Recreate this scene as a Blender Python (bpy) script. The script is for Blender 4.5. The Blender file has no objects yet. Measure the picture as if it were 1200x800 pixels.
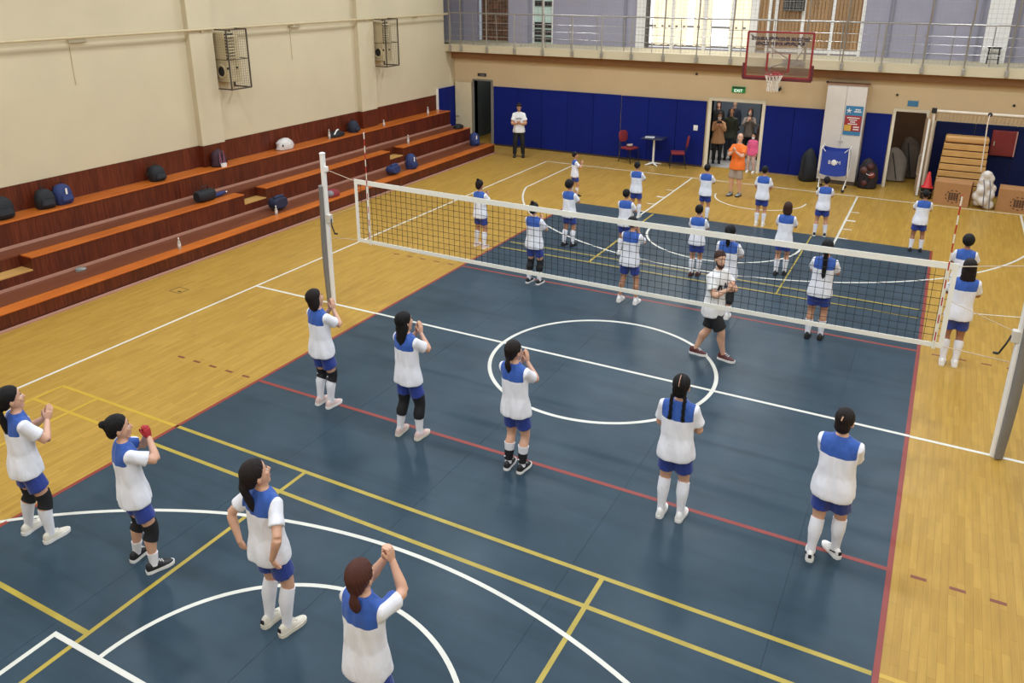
import bpy, bmesh, math, random
import numpy as np
from mathutils import Vector, Matrix, Euler
from mathutils.bvhtree import BVHTree
random.seed(7)
SC = bpy.context.scene
COL = SC.collection
PI = math.pi
R = math.radians

# ------------------------------------------------------------------ camera, world, lights, exposure
CAM_LOC = (4.2197, -10.9803, 5.8517)
CAM_ROT = (R(70.698), R(-0.1148), R(28.1043))
FPX, CYS = 942.75, -93.3
cam_data = bpy.data.cameras.new('camera')
cam = bpy.data.objects.new('camera', cam_data)
COL.objects.link(cam)
cam.location = CAM_LOC
cam.rotation_euler = CAM_ROT
cam_data.sensor_fit = 'HORIZONTAL'
cam_data.sensor_width = 36.0
cam_data.lens = 36.0 * FPX / 1200.0
cam_data.shift_y = CYS / 1200.0
cam_data.clip_end = 200
SC.camera = cam

world = bpy.data.worlds.new('world')
SC.world = world
world.use_nodes = True
bgn = world.node_tree.nodes['Background']
bgn.inputs[0].default_value = (0.80, 0.90, 1.0, 1)
bgn.inputs[1].default_value = 0.35

SC.view_settings.view_transform = 'Standard'
SC.view_settings.look = 'None'
SC.view_settings.gamma = 1.0
SC.view_settings.use_curve_mapping = False
SC.view_settings.exposure = 0.0

LAMP_W = 146.0          # watts of each ceiling lamp
LAMP_COL = (0.81, 0.895, 1.0)

_RM = Euler(CAM_ROT).to_matrix()
def pix(u, v, z=0.0):
    """point on the horizontal plane z seen at photo pixel (u, v)"""
    d = _RM @ Vector(((u - 600) / FPX, -(v - 400 - CYS) / FPX, -1))
    t = (z - CAM_LOC[2]) / d.z
    return Vector(CAM_LOC) + d * t

# ------------------------------------------------------------------ materials
MATS = {}
def _nt(name):
    m = bpy.data.materials.new(name)
    m.use_nodes = True
    nt = m.node_tree
    b = nt.nodes['Principled BSDF']
    return m, nt, b

def mat(name, col, rough=0.6, var=0.08, scale=6.0, bump=0.0, bscale=40.0, metal=0.0, emit=0.0, spec=0.5, rnd=0.0, stretch=None, alpha=1.0, sheen=0.0, sss=0.0):
    """principled material with procedural tone variation (noise), optional bump and per-object random tone"""
    if name in MATS:
        return MATS[name]
    m, nt, b = _nt(name)
    N, L = nt.nodes, nt.links
    tc = N.new('ShaderNodeTexCoord')
    mp = N.new('ShaderNodeMapping')
    if stretch:
        mp.inputs['Scale'].default_value = stretch
    L.new(tc.outputs['Object'], mp.inputs['Vector'])
    nz = N.new('ShaderNodeTexNoise')
    nz.inputs['Scale'].default_value = scale
    nz.inputs['Detail'].default_value = 4
    L.new(mp.outputs['Vector'], nz.inputs['Vector'])
    cr = N.new('ShaderNodeMapRange')
    cr.inputs['From Min'].default_value = 0.25
    cr.inputs['From Max'].default_value = 0.75
    cr.inputs['To Min'].default_value = 1 - var
    cr.inputs['To Max'].default_value = 1 + var
    L.new(nz.outputs['Fac'], cr.inputs['Value'])
    fac = cr.outputs['Result']
    if rnd:
        oi = N.new('ShaderNodeObjectInfo')
        r2 = N.new('ShaderNodeMapRange')
        r2.inputs['To Min'].default_value = 1 - rnd
        r2.inputs['To Max'].default_value = 1 + rnd
        L.new(oi.outputs['Random'], r2.inputs['Value'])
        mm = N.new('ShaderNodeMath'); mm.operation = 'MULTIPLY'
        L.new(fac, mm.inputs[0]); L.new(r2.outputs['Result'], mm.inputs[1])
        fac = mm.outputs[0]
    vm = N.new('ShaderNodeVectorMath'); vm.operation = 'SCALE'
    vm.inputs[0].default_value = col[:3]
    L.new(fac, vm.inputs['Scale'])
    L.new(vm.outputs['Vector'], b.inputs['Base Color'])
    b.inputs['Roughness'].default_value = rough
    b.inputs['Metallic'].default_value = metal
    b.inputs['Specular IOR Level'].default_value = spec
    if alpha < 1:
        b.inputs['Alpha'].default_value = alpha
    if sheen:
        b.inputs['Sheen Weight'].default_value = sheen
    if sss:
        b.inputs['Subsurface Weight'].default_value = sss
        b.inputs['Subsurface Radius'].default_value = (0.02, 0.008, 0.004)
        b.inputs['Subsurface Scale'].default_value = 0.5
    if emit:
        L.new(vm.outputs['Vector'], b.inputs['Emission Color'])
        b.inputs['Emission Strength'].default_value = emit
    if bump:
        n2 = N.new('ShaderNodeTexNoise')
        n2.inputs['Scale'].default_value = bscale
        n2.inputs['Detail'].default_value = 3
        L.new(mp.outputs['Vector'], n2.inputs['Vector'])
        bp = N.new('ShaderNodeBump')
        bp.inputs['Strength'].default_value = bump
        bp.inputs['Distance'].default_value = 0.02
        L.new(n2.outputs['Fac'], bp.inputs['Height'])
        L.new(bp.outputs['Normal'], b.inputs['Normal'])
    MATS[name] = m
    return m

def srgb(r, g, b):
    f = lambda c: (c / 255 / 12.92) if c / 255 <= 0.04045 else ((c / 255 + 0.055) / 1.055) ** 2.4
    return (f(r), f(g), f(b))

def mat_parquet():
    m, nt, b = _nt('parquet_floor')
    N, L = nt.nodes, nt.links
    tc = N.new('ShaderNodeTexCoord')
    mp = N.new('ShaderNodeMapping')
    mp.inputs['Rotation'].default_value = (0, 0, PI / 2)
    L.new(tc.outputs['Object'], mp.inputs['Vector'])
    br = N.new('ShaderNodeTexBrick')
    br.offset = 0.37
    br.inputs['Color1'].default_value = (*srgb(178, 140, 62), 1)
    br.inputs['Color2'].default_value = (*srgb(167, 129, 54), 1)
    br.inputs['Mortar'].default_value = (*srgb(148, 110, 46), 1)
    br.inputs['Scale'].default_value = 1.0
    br.inputs['Mortar Size'].default_value = 0.0022
    br.inputs['Mortar Smooth'].default_value = 0.4
    br.inputs['Bias'].default_value = 0.0
    br.inputs['Brick Width'].default_value = 0.62
    br.inputs['Row Height'].default_value = 0.075
    L.new(mp.outputs['Vector'], br.inputs['Vector'])
    m2 = N.new('ShaderNodeMapping')
    m2.inputs['Scale'].default_value = (9, 0.9, 1)
    L.new(tc.outputs['Object'], m2.inputs['Vector'])
    nz = N.new('ShaderNodeTexNoise')
    nz.inputs['Scale'].default_value = 2.2
    nz.inputs['Detail'].default_value = 5
    L.new(m2.outputs['Vector'], nz.inputs['Vector'])
    mr = N.new('ShaderNodeMapRange')
    mr.inputs['From Min'].default_value = 0.3; mr.inputs['From Max'].default_value = 0.7
    mr.inputs['To Min'].default_value = 0.90; mr.inputs['To Max'].default_value = 1.08
    L.new(nz.outputs['Fac'], mr.inputs['Value'])
    vm = N.new('ShaderNodeVectorMath'); vm.operation = 'SCALE'
    L.new(br.outputs['Color'], vm.inputs[0]); L.new(mr.outputs['Result'], vm.inputs['Scale'])
    L.new(vm.outputs['Vector'], b.inputs['Base Color'])
    b.inputs['Roughness'].default_value = 0.36
    b.inputs['Specular IOR Level'].default_value = 0.22
    return m

def mat_mat():
    m, nt, b = _nt('blue_vinyl')
    N, L = nt.nodes, nt.links
    tc = N.new('ShaderNodeTexCoord')
    nz = N.new('ShaderNodeTexNoise')
    nz.inputs['Scale'].default_value = 0.8; nz.inputs['Detail'].default_value = 6; nz.inputs['Roughness'].default_value = 0.6
    L.new(tc.outputs['Object'], nz.inputs['Vector'])
    cr = N.new('ShaderNodeValToRGB')
    cr.color_ramp.elements[0].position = 0.3; cr.color_ramp.elements[0].color = (*srgb(44, 60, 70), 1)
    cr.color_ramp.elements[1].position = 0.72; cr.color_ramp.elements[1].color = (*srgb(59, 75, 85), 1)
    L.new(nz.outputs['Fac'], cr.inputs['Fac'])
    # rubbed dark streaks across the sheets
    mp = N.new('ShaderNodeMapping'); mp.inputs['Scale'].default_value = (0.35, 5.0, 1)
    L.new(tc.outputs['Object'], mp.inputs['Vector'])
    n2 = N.new('ShaderNodeTexNoise'); n2.inputs['Scale'].default_value = 0.9; n2.inputs['Detail'].default_value = 3
    L.new(mp.outputs['Vector'], n2.inputs['Vector'])
    mr = N.new('ShaderNodeMapRange')
    mr.inputs['From Min'].default_value = 0.32; mr.inputs['From Max'].default_value = 0.5
    mr.inputs['To Min'].default_value = 0.84; mr.inputs['To Max'].default_value = 1.0
    L.new(n2.outputs['Fac'], mr.inputs['Value'])
    vm = N.new('ShaderNodeVectorMath'); vm.operation = 'SCALE'
    L.new(cr.outputs['Color'], vm.inputs[0]); L.new(mr.outputs['Result'], vm.inputs['Scale'])
    L.new(vm.outputs['Vector'], b.inputs['Base Color'])
    n3 = N.new('ShaderNodeTexNoise'); n3.inputs['Scale'].default_value = 2.0
    L.new(tc.outputs['Object'], n3.inputs['Vector'])
    m3 = N.new('ShaderNodeMapRange'); m3.inputs['To Min'].default_value = 0.24; m3.inputs['To Max'].default_value = 0.42
    L.new(n3.outputs['Fac'], m3.inputs['Value']); L.new(m3.outputs['Result'], b.inputs['Roughness'])
    b.inputs['Specular IOR Level'].default_value = 0.14
    return m

def mat_wood(name, c1, c2, rough=0.35, sc=(14, 14, 1.2), rnd=0.16, spec=0.4):
    """dark lacquered wood with grain along Z of the mapping and a random tone per board"""
    if name in MATS: return MATS[name]
    m, nt, b = _nt(name)
    N, L = nt.nodes, nt.links
    tc = N.new('ShaderNodeTexCoord')
    mp = N.new('ShaderNodeMapping'); mp.inputs['Scale'].default_value = sc
    oi = N.new('ShaderNodeObjectInfo')
    ad = N.new('ShaderNodeVectorMath'); ad.operation = 'ADD'
    cx = N.new('ShaderNodeCombineXYZ')
    ml = N.new('ShaderNodeMath'); ml.operation = 'MULTIPLY'; ml.inputs[1].default_value = 57.0
    L.new(oi.outputs['Random'], ml.inputs[0])
    L.new(ml.outputs[0], cx.inputs[0]); L.new(ml.outputs[0], cx.inputs[1])
    L.new(tc.outputs['Object'], ad.inputs[0]); L.new(cx.outputs[0], ad.inputs[1])
    L.new(ad.outputs[0], mp.inputs['Vector'])
    nz = N.new('ShaderNodeTexNoise'); nz.inputs['Scale'].default_value = 2.0; nz.inputs['Detail'].default_value = 5
    L.new(mp.outputs['Vector'], nz.inputs['Vector'])
    cr = N.new('ShaderNodeValToRGB')
    cr.color_ramp.elements[0].position = 0.3; cr.color_ramp.elements[0].color = (*c1, 1)
    cr.color_ramp.elements[1].position = 0.7; cr.color_ramp.elements[1].color = (*c2, 1)
    L.new(nz.outputs['Fac'], cr.inputs['Fac'])
    r2 = N.new('ShaderNodeMapRange'); r2.inputs['To Min'].default_value = 1 - rnd; r2.inputs['To Max'].default_value = 1 + rnd
    L.new(oi.outputs['Random'], r2.inputs['Value'])
    vm = N.new('ShaderNodeVectorMath'); vm.operation = 'SCALE'
    L.new(cr.outputs['Color'], vm.inputs[0]); L.new(r2.outputs['Result'], vm.inputs['Scale'])
    L.new(vm.outputs['Vector'], b.inputs['Base Color'])
    b.inputs['Roughness'].default_value = rough
    b.inputs['Specular IOR Level'].default_value = spec
    MATS[name] = m
    return m

def mat_attr2(name, ca, cb, attr, rough=0.7):
    """two cloth colours split along a seam stored as the point attribute `attr` (>0: second colour)"""
    if name in MATS: return MATS[name]
    m, nt, b = _nt(name)
    N, L = nt.nodes, nt.links
    at = N.new('ShaderNodeAttribute'); at.attribute_name = attr
    mr = N.new('ShaderNodeMapRange')
    mr.inputs['From Min'].default_value = -0.0015; mr.inputs['From Max'].default_value = 0.0015
    L.new(at.outputs['Fac'], mr.inputs['Value'])
    mx = N.new('ShaderNodeMix'); mx.data_type = 'RGBA'
    L.new(mr.outputs['Result'], mx.inputs['Factor'])
    mx.inputs[6].default_value = (*ca, 1); mx.inputs[7].default_value = (*cb, 1)
    L.new(mx.outputs[2], b.inputs['Base Color'])
    b.inputs['Roughness'].default_value = rough
    b.inputs['Sheen Weight'].default_value = 0.15
    tc = N.new('ShaderNodeTexCoord')
    mp = N.new('ShaderNodeMapping'); mp.inputs['Scale'].default_value = (1, 1, 0.35)
    L.new(tc.outputs['Object'], mp.inputs['Vector'])
    n2 = N.new('ShaderNodeTexNoise'); n2.inputs['Scale'].default_value = 11; n2.inputs['Detail'].default_value = 2; n2.inputs['Distortion'].default_value = 0.6
    L.new(mp.outputs['Vector'], n2.inputs['Vector'])
    bp = N.new('ShaderNodeBump'); bp.inputs['Strength'].default_value = 0.55; bp.inputs['Distance'].default_value = 0.03
    L.new(n2.outputs['Fac'], bp.inputs['Height']); L.new(bp.outputs['Normal'], b.inputs['Normal'])
    MATS[name] = m
    return m

def mat_stripes(name, ca, cb, period, axis=2, rough=0.5):
    """printed bands of two colours along a local axis"""
    if name in MATS: return MATS[name]
    m, nt, b = _nt(name)
    N, L = nt.nodes, nt.links
    tc = N.new('ShaderNodeTexCoord'); sp = N.new('ShaderNodeSeparateXYZ')
    L.new(tc.outputs['Object'], sp.inputs[0])
    dv = N.new('ShaderNodeMath'); dv.operation = 'DIVIDE'; dv.inputs[1].default_value = period
    L.new(sp.outputs[axis], dv.inputs[0])
    fr = N.new('ShaderNodeMath'); fr.operation = 'FRACT'; L.new(dv.outputs[0], fr.inputs[0])
    gt = N.new('ShaderNodeMath'); gt.operation = 'GREATER_THAN'; gt.inputs[1].default_value = 0.5
    L.new(fr.outputs[0], gt.inputs[0])
    mx = N.new('ShaderNodeMix'); mx.data_type = 'RGBA'
    L.new(gt.outputs[0], mx.inputs['Factor'])
    mx.inputs[6].default_value = (*ca, 1); mx.inputs[7].default_value = (*cb, 1)
    L.new(mx.outputs[2], b.inputs['Base Color'])
    b.inputs['Roughness'].default_value = rough
    MATS[name] = m
    return m

def mat_glass(name, tint=(0.9, 0.95, 0.95), clear=0.85):
    if name in MATS: return MATS[name]
    m, nt, b = _nt(name)
    N, L = nt.nodes, nt.links
    tr = N.new('ShaderNodeBsdfTransparent'); tr.inputs[0].default_value = (*tint, 1)
    gl = N.new('ShaderNodeBsdfGlossy'); gl.inputs['Roughness'].default_value = 0.08
    gl.inputs['Color'].default_value = (0.9, 0.9, 0.9, 1)
    fr = N.new('ShaderNodeFresnel'); fr.inputs['IOR'].default_value = 1.4
    mr = N.new('ShaderNodeMapRange'); mr.inputs['To Min'].default_value = 1 - clear; mr.inputs['To Max'].default_value = 1.0
    L.new(fr.outputs[0], mr.inputs['Value'])
    mx = N.new('ShaderNodeMixShader')
    L.new(mr.outputs['Result'], mx.inputs[0]); L.new(tr.outputs[0], mx.inputs[1]); L.new(gl.outputs[0], mx.inputs[2])
    L.new(mx.outputs[0], N['Material Output'].inputs['Surface'])
    MATS[name] = m
    return m

# ------------------------------------------------------------------ mesh builder
def frame(d, up=(0, 0, 1)):
    d = Vector(d).normalized()
    u = Vector(up)
    if abs(d.dot(u)) > 0.98: u = Vector((0, 1, 0))
    x = u.cross(d).normalized()
    y = d.cross(x)
    return x, y, d

class MB:
    def __init__(s):
        s.v, s.f = [], []
    def add(s, v, f):
        o = len(s.v)
        s.v += [tuple(p) for p in v]
        s.f += [tuple(i + o for i in q) for q in f]
        return s
    def box(s, x0, x1, y0, y1, z0, z1):
        v = [(x0, y0, z0), (x1, y0, z0), (x1, y1, z0), (x0, y1, z0), (x0, y0, z1), (x1, y0, z1), (x1, y1, z1), (x0, y1, z1)]
        return s.add(v, [(0, 3, 2, 1), (4, 5, 6, 7), (0, 1, 5, 4), (1, 2, 6, 5), (2, 3, 7, 6), (3, 0, 4, 7)])
    def bar(s, a, b, w, h=None, up=(0, 0, 1)):
        h = h or w
        x, y, d = frame(Vector(b) - Vector(a), up)
        v = []
        for p in (Vector(a), Vector(b)):
            for sx, sy in ((-1, -1), (1, -1), (1, 1), (-1, 1)):
                v.append(p + x * sx * w / 2 + y * sy * h / 2)
        return s.add(v, [(3, 2, 1, 0), (4, 5, 6, 7), (0, 1, 5, 4), (1, 2, 6, 5), (2, 3, 7, 6), (3, 0, 4, 7)])
    def tube(s, pts, rad, n=10, squash=1.0, up=(0, 0, 1), closed=False):
        pts = [Vector(p) for p in pts]
        if not hasattr(rad, '__len__'): rad = [rad] * len(pts)
        v, f = [], []
        m = len(pts)
        X = None
        for i, p in enumerate(pts):
            if closed: d = pts[(i + 1) % m] - pts[i - 1]
            else: d = pts[min(i + 1, m - 1)] - pts[max(i - 1, 0)]
            if d.length < 1e-9: d = Vector((0, 0, 1))
            d.normalize()
            if X is None: X = frame(d, up)[0]
            X = X - d * X.dot(d)
            X = X.normalized() if X.length > 1e-6 else frame(d, up)[0]
            x, y = X, d.cross(X)
            for k in range(n):
                a = 2 * PI * k / n
                v.append(p + x * math.cos(a) * rad[i] + y * math.sin(a) * rad[i] * squash)
        for i in range(m if closed else m - 1):
            j = (i + 1) % m
            for k in range(n):
                k2 = (k + 1) % n
                f.append((i * n + k, i * n + k2, j * n + k2, j * n + k))
        if not closed:
            f.append(tuple(range(n - 1, -1, -1)))
            f.append(tuple((m - 1) * n + k for k in range(n)))
        return s.add(v, f)
    def rings(s, R_, n=20, power=2.0, axis='z'):
        """closed loft: each ring (cx, cy, cz, a, b)"""
        v, f = [], []
        for cx, cy, cz, a, b in R_:
            for k in range(n):
                t = 2 * PI * k / n
                c, q = math.cos(t), math.sin(t)
                px = math.copysign(abs(c) ** (2 / power), c) * a
                py = math.copysign(abs(q) ** (2 / power), q) * b
                v.append((cx + px, cy + py, cz) if axis == 'z' else (cx + px, cz, cy + py))
        for i in range(len(R_) - 1):
            for k in range(n):
                k2 = (k + 1) % n
                f.append((i * n + k, i * n + k2, (i + 1) * n + k2, (i + 1) * n + k))
        f.append(tuple(range(n - 1, -1, -1)))
        f.append(tuple((len(R_) - 1) * n + k for k in range(n)))
        return s.add(v, f)
    def ball(s, c, r, n=14, m=9):
        if not hasattr(r, '__len__'): r = (r, r, r)
        v, f = [(c[0], c[1], c[2] - r[2])], []
        for i in range(1, m):
            th = -PI / 2 + PI * i / m
            for k in range(n):
                a = 2 * PI * k / n
                v.append((c[0] + r[0] * math.cos(th) * math.cos(a), c[1] + r[1] * math.cos(th) * math.sin(a), c[2] + r[2] * math.sin(th)))
        v.append((c[0], c[1], c[2] + r[2]))
        for k in range(n):
            f.append((0, 1 + (k + 1) % n, 1 + k))
            f.append((len(v) - 1, 1 + (m - 2) * n + k, 1 + (m - 2) * n + (k + 1) % n))
        for i in range(m - 2):
            for k in range(n):
                k2 = (k + 1) % n
                f.append((1 + i * n + k, 1 + i * n + k2, 1 + (i + 1) * n + k2, 1 + (i + 1) * n + k))
        return s.add(v, f)
    def lathe(s, prof, c=(0, 0, 0), n=20):
        v, f = [], []
        for r, z in prof:
            for k in range(n):
                a = 2 * PI * k / n
                v.append((c[0] + r * math.cos(a), c[1] + r * math.sin(a), c[2] + z))
        for i in range(len(prof) - 1):
            for k in range(n):
                k2 = (k + 1) % n
                f.append((i * n + k, i * n + k2, (i + 1) * n + k2, (i + 1) * n + k))
        f.append(tuple(range(n - 1, -1, -1)))
        f.append(tuple((len(prof) - 1) * n + k for k in range(n)))
        return s.add(v, f)
    def prism(s, poly, z0, z1):
        n = len(poly)
        v = [(x, y, z0) for x, y in poly] + [(x, y, z1) for x, y in poly]
        f = [tuple(range(n - 1, -1, -1)), tuple(range(n, 2 * n))]
        f += [(i, (i + 1) % n, n + (i + 1) % n, n + i) for i in range(n)]
        return s.add(v, f)
    def xf(s, M):
        s.v = [tuple(M @ Vector(p)) for p in s.v]
        return s
    def mesh(s, name, smooth=False, angle=None):
        me = bpy.data.meshes.new(name)
        me.from_pydata(s.v, [], s.f)
        me.update()
        if smooth:
            me.shade_smooth()
            if angle: me.set_sharp_from_angle(angle=R(angle))
        return me
    def build(s, name, m, parent=None, smooth=False, loc=None, angle=40, bevel=0):
        me = s.mesh(name, smooth, angle if smooth else None)
        o = link(name, me, m, parent)
        if loc: o.location = loc
        if bevel:
            b = o.modifiers.new('bevel', 'BEVEL'); b.width = bevel; b.segments = 2; b.limit_method = 'ANGLE'
        return o

def link(name, me, m=None, parent=None):
    o = bpy.data.objects.new(name, me)
    COL.objects.link(o)
    if m is not None and me is not None and not me.materials:
        me.materials.append(m)
    if parent is not None: o.parent = parent
    return o
def empty(name, loc=(0, 0, 0), rz=0.0):
    o = bpy.data.objects.new(name, None)
    COL.objects.link(o)
    o.location = loc; o.rotation_euler = (0, 0, rz); o.empty_display_size = 0.1
    return o
def tag(o, label, cat, group=None):
    o['label'] = label; o['category'] = cat
    if group: o['group'] = group
    return o
def thing(name, label, cat, loc=(0, 0, 0), rz=0.0, group=None):
    return tag(empty(name, loc, rz), label, cat, group)
def struct(o, label=None):
    o['kind'] = 'structure'
    if label: o['label'] = label
    return o
def copy_tree(o, parent=None):
    c = o.copy(); COL.objects.link(c); c.parent = parent
    for ch in list(o.children): copy_tree(ch, c)
    return c
def text_mesh(body, size, depth=0.0, bold=0.0):
    cu = bpy.data.curves.new('lettering', 'FONT')
    cu.body = body; cu.size = size; cu.align_x = 'CENTER'; cu.align_y = 'CENTER'; cu.extrude = depth; cu.offset = bold; cu.resolution_u = 3
    o = bpy.data.objects.new('lettering', cu); COL.objects.link(o)
    dg = bpy.context.evaluated_depsgraph_get()
    me = bpy.data.meshes.new_from_object(o.evaluated_get(dg))
    me.materials.clear()
    bpy.data.objects.remove(o)
    return me
def text(name, body, size, m, parent, loc, rot=(PI / 2, 0, 0), depth=0.001, sx=1.0, bold=0.0):
    o = link(name, text_mesh(body, size, depth, bold), m, parent)
    o.location = loc; o.rotation_euler = rot; o.scale = (sx, 1, 1)
    return o
# ------------------------------------------------------------------ the room
WX, WYF, WYN, CZ = -12.2, 15.2, -15.2, 8.4
GY, GZ0, GZ1 = 14.6, 3.39, 3.65     # gallery edge, underside, floor
M_CREAM = mat('cream_wall_paint', srgb(203, 189, 156), 0.75, 0.035, 1.2, 0.05, 60)
M_PEACH = mat('cream_far_wall_paint', srgb(218, 192, 150), 0.75, 0.04, 1.0, 0.05, 60)
M_CEIL = mat('ceiling_paint', srgb(104, 104, 106), 0.9, 0.05)
M_RISER = mat_wood('mahogany_boards', srgb(74, 28, 14), srgb(106, 46, 24), 0.4)
M_NOSE = mat_wood('orange_lacquered_plank', srgb(182, 92, 32), srgb(204, 112, 42), 0.28, (2, 0.5, 8), 0.03)
M_TREAD = mat_wood('brown_tread', srgb(104, 54, 32), srgb(120, 66, 40), 0.4, (3, 0.5, 3), 0.03)
M_STRIP = mat('rosy_skirting', srgb(176, 128, 106), 0.5, 0.05, 3)
M_WHITE = mat('white_paint', srgb(232, 228, 220), 0.45, 0.03)
M_LINE_W = mat('white_line_paint', srgb(212, 208, 194), 0.45, 0.07, 3)
M_LINE_Y = mat('yellow_line_paint', srgb(168, 146, 50), 0.45, 0.16, 4)
M_LINE_YW = mat('faded_yellow_line_paint', srgb(190, 152, 44), 0.4, 0.05, 4)
M_LINE_R = mat('red_line_paint', srgb(134, 46, 34), 0.45, 0.10, 4)
M_LINE_RD = mat('dark_red_dash_paint', srgb(118, 58, 32), 0.45, 0.08, 4)
M_PAD = mat('royal_blue_padding', srgb(20, 32, 104), 0.65, 0.05, 2.0, rnd=0.05, spec=0.1)
M_PADR = mat('navy_padding', srgb(20, 28, 64), 0.65, 0.05, 2.0, rnd=0.05, spec=0.1)
M_STEEL = mat('brushed_steel', srgb(176, 172, 166), 0.35, 0.05, 8, metal=0.8)
M_GREYP = mat('grey_paint', srgb(128, 124, 116), 0.5, 0.05)
M_DARK = mat('dark_void', srgb(32, 34, 36), 0.8, 0.1)
M_LILAC = mat('lilac_panel', srgb(158, 154, 168), 0.6, 0.05, 2, rnd=0.03)
M_BLACK = mat('black_plastic', srgb(22, 22, 24), 0.5, 0.05)
M_RUST = mat('dark_wire', srgb(74, 62, 48), 0.6, 0.15, 8)
M_BEIGE = mat('beige_enamel', srgb(196, 178, 138), 0.5, 0.06, 3)
M_CONC = mat('lobby_tile', srgb(176, 174, 170), 0.4, 0.05, 3)

floor = struct(MB().box(-12.2, 12.2, WYN, 21.5, -0.12, 0.0).build('floor', mat_parquet()))
ceiling = struct(MB().box(-15, 12.4, WYN - 0.2, 21.5, CZ, CZ + 0.2).build('ceiling', M_CEIL))
wl = MB().box(WX - 0.25, WX, WYN, WYF, -0.1, GZ1).box(WX - 0.25, WX, WYN, GY - 0.06, GZ1, CZ)
wall_left = struct(wl.build('wall_left', M_CREAM))
wall_right = struct(MB().box(12.2, 12.4, WYN, 21.5, -0.1, CZ).build('wall_right', M_CREAM))
wall_near = struct(MB().box(-12.4, 12.4, WYN - 0.2, WYN, -0.1, CZ).build('wall_near', M_CREAM))
# far wall with three openings (stair door, main door, store-room door)
DOORS = [(-11.34, -10.60, 2.34), (-2.42, -0.82, 2.20), (3.0, 3.80, 2.26)]
fw = MB()
xs = WX - 0.25
for a, b, h in DOORS:
    fw.box(xs, a, WYF, WYF + 0.22, -0.1, GZ0)
    fw.box(a, b, WYF, WYF + 0.22, h, GZ0)
    xs = b
fw.box(xs, 12.2, WYF, WYF + 0.22, -0.1, GZ0)
wall_far = struct(fw.build('wall_far', M_PEACH))
for y0, y1 in ((3.02, 3.74), (9.42, 10.2)):
    struct(MB().box(WX, WX + 0.16, y0, y1, 1.36, CZ).build('wall_pilaster', M_CREAM), 'flat cream pilaster on the bleacher wall')
struct(MB().box(WX - 0.02, WX + 0.02, 14.9, 15.2, 0, GZ0).build('trim_1', M_CREAM))
shade_band = struct(MB().box(WX, 12.2, 14.98, WYF, 3.13, GZ0).build('wall_shade_band', mat('shade_dirt_brown', srgb(150, 106, 66), 0.6, 0.06)), 'brown band of painted shade and dirt under the gallery edge')  # wall shade and dirt below the slab, put into a brown strip

# ---- blue vinyl court laid in five sheets
M_MAT = mat_mat()
MATZ = 0.005
court = struct(empty('court_mat'), 'slate blue vinyl volleyball court laid on the parquet')
edges = [-4.5, -2.55, -0.55, 1.5, 3.55, 4.5]
for a, b in zip(edges, edges[1:]):
    MB().box(a + 0.0015, b - 0.0015, -9, 9, 0.0012, MATZ).build('vinyl_sheet', M_MAT, court)
MB().box(-4.49, 4.49, -8.99, 8.99, 0.0002, 0.0011).build('underlay', mat('dark_underlay', srgb(34, 44, 56), 0.8), court)
def inside(x, y): return abs(x) <= 4.5 and abs(y) <= 9.0
def line(pts, w, m, lvl=0, name='court_line', closed=False):
    """painted line following pts (split finely so that it steps up onto the mat)"""
    mb = MB()
    fine = [Vector((*pts[0], 0))]
    for a, b in zip(pts, pts[1:]):
        a3, b3 = Vector((*a, 0)), Vector((*b, 0))
        ts = {1.0}
        for k, lim in ((0, 4.5), (0, -4.5), (1, 9.0), (1, -9.0)):
            if abs(b3[k] - a3[k]) > 1e-6:
                t = (lim - a3[k]) / (b3[k] - a3[k])
                if 0 < t < 1: ts.add(t)
        fine += [a3.lerp(b3, t) for t in sorted(ts)]
    for i in range(len(fine) - 1):
        a, b = fine[i], fine[i + 1]
        d = (b - a)
        if d.length < 1e-5: continue
        def nrm(j):
            p, q = fine[max(j - 1, 0)], fine[min(j + 1, len(fine) - 1)]
            if closed and j in (0, len(fine) - 1): p, q = fine[-2], fine[1]
            t = (q - p).normalized(); return Vector((-t.y, t.x, 0)) * w / 2
        mid = (a + b) / 2
        base = (MATZ if inside(mid.x, mid.y) else 0.0)
        z = base + 0.0012 + 0.0004 * lvl
        na, nb = nrm(i), nrm(i + 1)
        v = [a - na, b - nb, b + nb, a + na]
        v = [(p.x, p.y, base + 0.0001) for p in v] + [(p.x, p.y, z) for p in v]
        mb.add(v, [(4, 5, 6, 7), (0, 1, 5, 4), (2, 3, 7, 6), (1, 2, 6, 5), (3, 0, 4, 7)])
    return mb.build(name, m, court)
def arc(cx, cy, r, a0, a1, n=90):
    return [(cx + r * math.cos(a0 + (a1 - a0) * i / n), cy + r * math.sin(a0 + (a1 - a0) * i / n)) for i in range(n + 1)]
# volleyball lines (red)
for s in (-1, 1):
    line([(s * 4.475, -9), (s * 4.475, 9)], 0.055, M_LINE_R, 0)
    line([(-4.5, s * 3.0), (4.5, s * 3.0)], 0.06, M_LINE_R, 1)
    for k in range(5):
        for sx in (-1, 1):
            x = sx * (4.75 + 0.36 * k)
            line([(x - 0.075, s * 2.99), (x + 0.075, s * 2.99)], 0.045, M_LINE_RD, 1, 'dash')
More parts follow.
